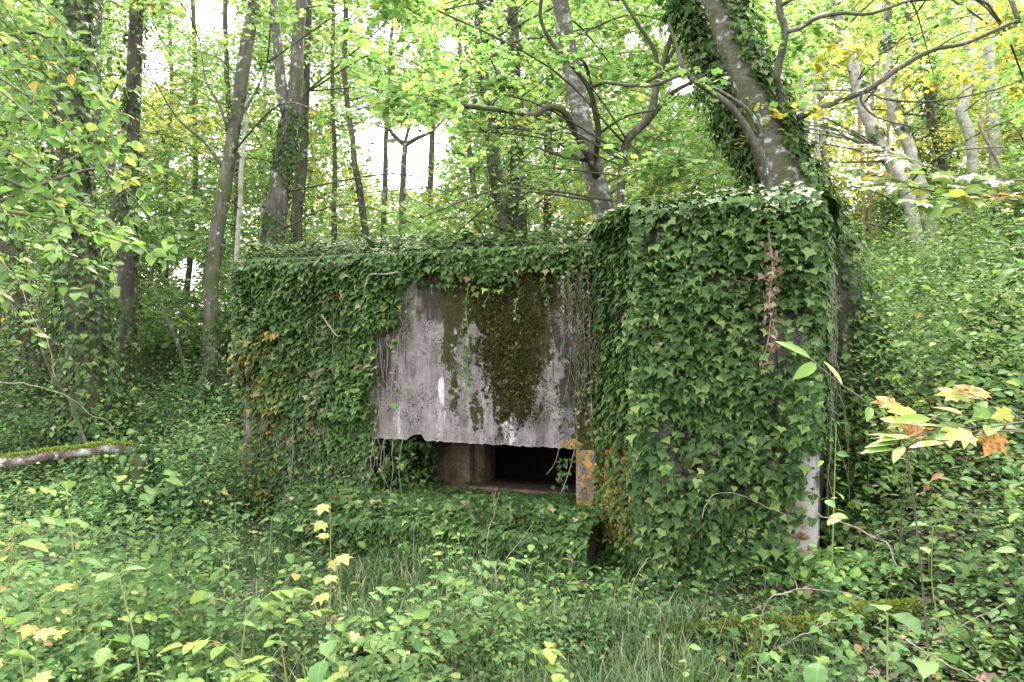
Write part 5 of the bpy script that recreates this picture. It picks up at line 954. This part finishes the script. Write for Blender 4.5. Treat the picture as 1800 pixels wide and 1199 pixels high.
# ================================================================ FOREGROUND PLANTS (leaf by leaf)
MF = [M_HERB, M_BROAD, M_LIME, M_YEL]
def mat4(X, Y, Z, P, s): return Matrix(((X[0] * s, Y[0] * s, Z[0] * s, P[0]), (X[1] * s, Y[1] * s, Z[1] * s, P[1]), (X[2] * s, Y[2] * s, Z[2] * s, P[2]), (0, 0, 0, 1)))
def put_leaf(r, base, key, tpl, mat, P, N, D, s):
    if tpl is OVB: v = int(rng.integers(3)); key = 'ovb%d' % v; tpl = (OVB, OVB2, OVB3)[v]
    X, Y, Z = frames(np.array([N], float), np.array([D], float)); inst('leaf', leaf_mesh(key, tpl, mat), r, mat4(X[0], Y[0], Z[0], np.asarray(P) - base, s))
def plant(kind, label, px, py, d, group, mat=None, size=None, nleaf=None):
    tip = W(px, py, d); g = np.array([tip[0] + rng.normal(0, .05), d + rng.normal(0, .05), 0]); g[2] = float(H(g[0], g[1])); tip[2] = max(tip[2], g[2] + .10)
    name = {'ash': 'ash_seedling', 'broad': 'dogwood_sapling', 'bramble': 'bramble', 'maple': 'maple_seedling', 'small': 'woodland_herb', 'lance': 'willow_sapling'}[kind]
    r = root(name, g, label, 'plant', group); hh = tip[2] - g[2]; p = smooth_path([g - [0, 0, .03], g + (tip - g) * .5 + rng.normal(0, .03, 3) * hh, tip], 8)
    mb = MB(); mb.add(*tube(p, np.linspace(.0035, .0015, len(p)) * (1 + .4 * hh), 5))
    def at(u): return p[int(np.clip(u, 0, 1) * (len(p) - 1))]
    mt = mat or {'ash': M_LIME, 'broad': M_BROAD, 'bramble': M_HERB, 'maple': M_YEL, 'small': M_HERB, 'lance': M_BROAD}[kind]
    up = np.array([0, 0, 1.])
    if kind == 'ash':
        nb = nleaf or 5
        for k in range(nb):
            a = k * 2.4 + rng.random(); d0 = np.array([math.cos(a), math.sin(a) * .8, rng.uniform(.15, .8)]); d0 = norm(d0); s0 = at(1 - .14 * k); ln = (size or .17) * rng.uniform(.75, 1.15)
            rp = smooth_path([s0, s0 + d0 * ln * .5 + [0, 0, .01], s0 + d0 * ln - [0, 0, .25 * ln]], 5); mb.add(*tube(rp, .0012, 3)); side = norm(np.cross(d0, up)); npair = 3
            nn = norm(up + .25 * runit(1)[0])
            for j in range(npair):
                c = rp[int((.35 + .27 * j) * (len(rp) - 1))]
                for sg in (-1, 1): put_leaf(r, g, 'ovm', OVM, mt, c, nn + side * sg * .12, norm(side * sg + d0 * .55 - up * .12), ln * rng.uniform(.30, .38))
            put_leaf(r, g, 'ovm', OVM, mt, rp[-1], nn, norm(d0 - up * .35), ln * .42)
    elif kind in ('broad', 'lance'):
        nb = nleaf or 8
        for k in range(nb):
            a = (k % 2) * math.pi + (k // 2) * 1.57 + rng.normal(0, .3) + px; s0 = at(1 - .10 * k if k > 1 else 1); d0 = norm(np.array([math.cos(a), math.sin(a), rng.uniform(-.1, .45)])); pt = s0 + d0 * .02; mb.add(*tube(np.array([s0, pt]), .0011, 3, cap=False))
            put_leaf(r, g, 'ovb' if kind == 'broad' else 'ovn', OVB if kind == 'broad' else OVN, mt, pt, norm(up + d0 * .1 + .3 * runit(1)[0]), norm(d0 - up * .1), (size or .09) * rng.uniform(.75, 1.2))
    elif kind == 'bramble':
        nb = nleaf or 6
        for k in range(nb):
            a = rng.uniform(0, 6.28); s0 = at(1 - k / nb * .75); d0 = norm(np.array([math.cos(a), math.sin(a), rng.uniform(.1, .6)])); c = s0 + d0 * .05; mb.add(*tube(np.array([s0, c]), .001, 3, cap=False)); side = norm(np.cross(d0, up)); s = (size or .055) * rng.uniform(.8, 1.2); nn = norm(up + .35 * runit(1)[0])
            for dv in (d0, norm(side + d0 * .35), norm(-side + d0 * .35)): put_leaf(r, g, 'ovbs', OVB, mt, c, nn, norm(dv - up * .15), s)
    elif kind == 'maple':
        nb = nleaf or 5
        for k in range(nb):
            a = rng.uniform(3.4, 6.0) if k % 2 else rng.uniform(0, 6.28); s0 = at(1 - .12 * k); d0 = norm(np.array([math.cos(a), math.sin(a), rng.uniform(-.1, .4)])); c = s0 + d0 * .05; mb.add(*tube(np.array([s0, c]), .0011, 3, cap=False))
            put_leaf(r, g, 'maple', MAPLE, mt, c, norm(up + [0, -.5, 0] + .35 * runit(1)[0]), norm(d0 - up * .4), (size or .085) * rng.uniform(.8, 1.2))
    else:
        nb = nleaf or 12
        for k in range(nb):
            a = k * 2.4; s0 = at(1 - .07 * k); d0 = norm(np.array([math.cos(a), math.sin(a), rng.uniform(0, .5)])); put_leaf(r, g, 'ovs', OVM, mt, s0, norm(up + .4 * runit(1)[0]), norm(d0 - up * .1), (size or .045) * rng.uniform(.7, 1.2))
    mb.build('stem', B_STEM, r, g, smooth=True); return r
FG = 'seedlings standing out of the foreground undergrowth'
plant('ash', 'bright lime ash seedling at the bottom left of centre', 432, 1088, 2.5, FG, M_LIME, .19, 6)
plant('ash', 'smaller lime ash seedling with yellowing leaflets just right of the bright one at the bottom', 492, 1118, 2.5, FG, M_LIME, .15, 5)
plant('ash', 'green ash seedling below the left end of the ledge', 815, 1004, 3.6, FG, M_BROAD, .20, 5)
plant('ash', 'ash seedling right beside the one below the ledge', 876, 1014, 3.6, FG, M_BROAD, .18, 4)
plant('ash', 'pale ash seedling at mid height near the left edge', 30, 868, 4.0, FG, M_LIME, .20, 4)
plant('ash', 'low ash seedling by the left edge under the pale one', 24, 930, 3.4, FG, M_BROAD, .20, 4)
plant('ash', 'ash seedling in the middle of the grassy foreground', 640, 1062, 2.9, FG, M_BROAD, .15, 4)
plant('maple', 'yellow leaved maple seedling in front of the ivy left of the ledge', 580, 885, 3.9, FG, M_YEL2, .070, 4)
plant('maple', 'yellow maple seedling lower down beside the taller yellow one', 590, 975, 3.3, FG, M_YEL2, .075, 3)
plant('maple', 'yellowing maple seedling at the lower left corner', 30, 1120, 2.3, FG, M_YEL2, .06, 4)
plant('maple', 'small orange tinted seedling above the lower left corner', 72, 1050, 2.6, FG, M_YEL, .06, 3)
plant('broad', 'sapling with large oval leaves below the log at the left', 115, 850, 3.0, FG, M_BROAD, .095, 9)
plant('broad', 'tall sapling with big rounded leaves left of the grass', 208, 1008, 2.5, FG, M_BROAD, .082, 10)
plant('broad', 'low sapling with large leaves at the bottom left', 190, 1135, 2.1, FG, M_BROAD, .075, 9)
plant('broad', 'big leaved sapling cut by the bottom edge left of centre', 570, 1160, 2.1, FG, M_BROAD, .08, 9)
plant('broad', 'yellow green broad leaved sapling at the left edge', 22, 958, 2.5, FG, M_LIME, .09, 9)
plant('broad', 'bright broad leaved sapling with a forked yellowish stem at the lower right', 1560, 1080, 2.0, FG, M_BROAD, .09, 7)
plant('broad', 'large pale leaves at the bottom right edge beside the forked one', 1625, 1160, 1.75, FG, M_BROAD, .09, 6)
plant('broad', 'pair of large pale leaves cut by the bottom edge right of centre', 1440, 1165, 1.9, FG, M_BROAD, .085, 5)
plant('broad', 'clump of rounded pale seedlings on the slope right of the pier foot', 1640, 925, 3.3, FG, M_BROAD, .075, 10)
plant('broad', 'rounded pale seedlings higher on the right slope', 1660, 880, 3.8, FG, M_BROAD, .08, 10)
plant('broad', 'pale oval leaved shrublet right of the pier at mid slope', 1470, 745, 3.9, FG, M_BROAD, .06, 6)
plant('bramble', 'leafy green bramble at the bottom left beside the large leaves', 940, 1150, 2.6, FG, M_LIME, .06, 7)
kinds = dict(ash=(M_BROAD, 'ash seedlings', .13), broad=(M_BROAD, 'oval leaved saplings', .07), bramble=(M_HERB, 'bramble sprouts', .055), small=(M_HERB, 'leafy herbs', .05), lance=(M_LIME, 'narrow leaved sprouts', .07))
def sow(kind, n, x0, x1, where, y0=900, y1=1190, fn=3.0):
    xs = np.sort(rng.uniform(x0, x1, min(n, 16)))
    for k, px in enumerate(xs):
        py = rng.uniform(y0, y1); d = np.clip(EYE * F / (py - CY + 150) * rng.uniform(.95, 1.25), 2.1, 6.5); x = (px - CX) / F * d
        if not outside(x, d, .12): d = 3.7
        m, w_, s = kinds[kind]; mt = [m, M_HERB, M_BROAD, M_LIME][int(rng.integers(4))] if rng.random() < .4 else m
        hz = rng.uniform(.25, .5) * (.45 if (d > 3.0 and -1.5 < x < 2.3) else 1); pyy = CY + F * (EYE - (float(H((px - CX) / F * d, d)) + hz)) / d
        plant(kind, f'{ordinal(k)} from the left of the small {w_} {where}', px, pyy, d, 'small ' + w_ + ' ' + where, mt, s)
sow('bramble', 12, 0, 640, 'in the left foreground'); sow('small', 14, 0, 640, 'in the left foreground'); sow('ash', 6, 120, 640, 'in the left foreground')
sow('broad', 13, 0, 640, 'in the left foreground', 930)
sow('bramble', 9, 640, 1150, 'in the centre foreground'); sow('small', 12, 640, 1250, 'in the centre foreground'); sow('lance', 8, 640, 1150, 'in the centre foreground')
sow('bramble', 12, 1250, 1800, 'in the right foreground', 850); sow('broad', 12, 1450, 1800, 'on the near right slope', 820); sow('small', 10, 1250, 1800, 'in the right foreground', 850)

# ================================================================ OVERHANGING BRANCHES NEAR THE CAMERA
def alt_leaves(path, sp, size, plane_n, rj=.35, droop=.3):
    L_ = np.linalg.norm(np.diff(path, axis=0), axis=1).cumsum(); out = []; s = sp
    k = 0
    while s < L_[-1]:
        i = int(np.searchsorted(L_, s)); p = path[min(i + 1, len(path) - 1)]; t = norm(path[min(i + 1, len(path) - 1)] - path[i - 1 if i else 0]); side = norm(np.cross(t, plane_n)) * (1 if k % 2 else -1)
        out.append((p, norm(plane_n + rng.normal(0, rj, 3)), norm(side * .8 + t * .65 + DOWN * droop + rng.normal(0, .15, 3)), size * rng.uniform(.65, 1.15))); s += sp * rng.uniform(.8, 1.2); k += 1
    out.append((path[-1], plane_n, t, size)); return out
def hazel():
    base = W(-160, 120, 3.4); base[2] = float(H(base[0], base[1])); r = root('hazel_bush', base, 'yellow green hazel branches hanging in from the left edge close to the camera', 'shrub')
    curve_part('trunk', r, base, [base - [0, 0, .1], base + [.0, .0, 1.2], base + [.08, .05, 2.6], base + [.02, .0, 4.2]], .035, .018, B_TWIG)
    items = []; specs = [(-150, -140, 130, 60), (-130, -60, 150, 170), (-120, 10, 210, 200), (-140, 80, 160, 260), (-140, 150, 250, 330), (-120, 220, 200, 400), (-110, 120, 90, 240), (-100, 300, 290, 455), (-120, -200, 90, -20), (-120, 330, 150, 470), (-130, 40, 60, 130), (-120, 380, 230, 430), (-100, 190, 60, 330), (-90, 250, 120, 380), (-100, 450, 70, 600), (-110, -100, 40, 60), (40, 60, 230, 250), (60, 180, 200, 320), (150, 300, 300, 430), (-100, 420, 40, 500), (-60, 60, 110, 160), (-80, 0, 70, 110)]
    for k, (x0, y0, x1, y1) in enumerate(specs):
        d0 = rng.uniform(2.9, 3.7); d1 = d0 - rng.uniform(.1, .5); a = W(x0, y0, d0); b = W(x1, y1, d1); mid = W((x0 + x1) / 2, (y0 + y1) / 2 - 26, (d0 + d1) / 2)
        hz = base + [.05, .02, np.clip(a[2] - base[2] - .3, .4, 3.9)]
        p = smooth_path([hz, a, mid, b], 9); V, Q, T = tube(p, np.linspace(.010, .0025, len(p)), 5); mk('branch', V, [Q, T], B_TWIG, r, smooth=True, base=base); pn = norm(np.array([.15, -.55, .8]) + rng.normal(0, .2, 3)); items += alt_leaves(p[9:], .027, .054, pn, .7, .5)
        for j in range(3):
            i = int(rng.uniform(.35, .9) * len(p)); t = norm(p[min(i + 2, len(p) - 1)] - p[i - 1]); e = p[i] + norm(t + np.cross(t, pn) * rng.choice([-1, 1]) * .8 + DOWN * .2) * rng.uniform(.15, .32); pp = smooth_path([p[i], (p[i] + e) / 2 + [0, 0, .015], e], 5)
            V, Q, T = tube(pp, .002, 4); mk('twig', V, [Q, T], B_TWIG, r, base=base); items += alt_leaves(pp, .024, .050, pn, .7, .5)
    P, N, D, S = map(np.array, zip(*items)); n = len(P); mi = rng.choice([0, 0, 1, 1, 1, 2], n); mi[rng.random(n) < .045] = 3
    split_leaves(r, base, 'hazel', OVB, [M_CAN2, M_CANL2, M_BROAD, M_YEL], P, N, D, S, mi, 300, 'foliage')
M_CAN2 = leafmat('hazel_leaf', [(0, (.055, .12, .03)), (.6, (.09, .175, .045)), (1, (.15, .24, .06))], .40, 1.5, .5, .2); M_CANL2 = leafmat('hazel_leaf_lime', [(0, (.10, .19, .045)), (.7, (.15, .25, .06)), (1, (.25, .30, .07))], .42, 1.5, .5, .2)
hazel()
def spray(name, label, cat_, pts, r0, r1, size, sp, key, tpl, mats, wts, pn, subs=6, sl=.2, group=None, droop=.3, foot=True):
    p = smooth_path(pts, 9); base = p[0].copy(); r = root(name, base, label, cat_, group); V, Q, T = tube(p, np.linspace(r0, r1, len(p)), 6, .03, 20, 2); mk('branch', V, [Q, T], B_TWIG, r, smooth=True, base=base); items = alt_leaves(p[len(p) // 3:], sp, size, pn, droop=droop)
    for j in range(subs):
        i = int(rng.uniform(.25, .95) * (len(p) - 2)); t = norm(p[i + 1] - p[i]); e = p[i] + norm(t + np.cross(t, pn) * rng.choice([-1, 1]) * .7) * sl * rng.uniform(.6, 1.3); pp = smooth_path([p[i], (p[i] + e) / 2 + [0, 0, .01], e], 5)
        V, Q, T = tube(pp, .0018, 4); mk('twig', V, [Q, T], B_TWIG, r, base=base); items += alt_leaves(pp, sp, size, pn, droop=droop)
    P, N, D, S = map(np.array, zip(*items)); mi = rng.choice(len(mats), len(P), p=np.array(wts) / sum(wts)); leaf_objs(r, base, key, tpl, mats, P, N, D, S, mi); return r
M_PALE = leafmat('pale_leaf', [(0, (.12, .18, .10)), (.6, (.18, .24, .14)), (1, (.26, .30, .20))], .3, 1.1, .35, .5)
spray('maple_branch', 'maple branch with green and orange autumn leaves reaching in from the right edge', 'branch', [W(1990, 315, 2.5), W(1900, 320, 2.6), W(1810, 338, 2.7), W(1740, 342, 2.75), W(1660, 338, 2.8), W(1600, 328, 2.85), W(1555, 315, 2.9)], .006, .002, .075, .055, 'maple', MAPLE, [M_LIME, M_YEL, M_PALE, M_HERB], (.5, .25, .15, .1), norm(np.array([0, -.35, .95])), 9, .26)
spray('maple_branch', 'thin upper maple twig with pale leaves above the autumn branch', 'branch', [W(1990, 250, 2.6), W(1860, 300, 2.7), W(1780, 318, 2.8), W(1700, 312, 2.85), W(1620, 290, 2.9), W(1560, 272, 2.95)], .005, .002, .075, .055, 'maple', MAPLE, [M_LIME, M_YEL, M_PALE], (.4, .2, .4), norm(np.array([0, -.3, .95])), 6, .22)
spray('sapling_branch', 'fan of long yellow green and orange leaves at the right edge above the seedlings', 'branch', [W(1980, 700, 1.9), W(1880, 735, 1.95), W(1800, 742, 2.0), W(1740, 748, 2.05), W(1680, 752, 2.1), W(1620, 748, 2.15)], .004, .002, .10, .07, 'ovn', OVN, [M_LIME, M_YEL, M_PALE, M_HERB], (.45, .25, .15, .15), norm(np.array([0, -.28, .95])), 6, .2)
spray('sapling_branch', 'lower twig with lobed orange leaves at the right edge', 'branch', [W(1960, 800, 1.9), W(1860, 775, 1.95), W(1780, 755, 2.0), W(1700, 760, 2.1), W(1600, 750, 2.2)], .004, .002, .08, .09, 'maple', MAPLE, [M_YEL, M_LIME], (.7, .3), norm(np.array([0, -.5, .85])), 4, .16)
spray('arching_seedling', 'leaning stem with three long yellow leaves in front of the right side of the pier', 'plant', [G(1650, 2.6, -.02), W(1600, 830, 2.55), W(1560, 752, 2.5), W(1520, 706, 2.45), W(1470, 670, 2.4), W(1425, 630, 2.4)], .004, .002, .12, .17, 'ovn', OVN, [M_YEL2, M_LIME], (.8, .2), norm(np.array([.3, -.6, .7])), 0, .2) if False else None
spray('arching_seedling', 'leaning stem with long yellow leaves in front of the right side of the pier', 'plant', [G(1650, 2.6, -.02), W(1600, 830, 2.55), W(1560, 752, 2.5), W(1520, 706, 2.45), W(1470, 670, 2.4), W(1425, 630, 2.4)], .004, .002, .125, .15, 'ovn', OVN, [M_YEL2, M_LIME], (.85, .15), norm(np.array([.3, -.6, .7])), 0, .2)
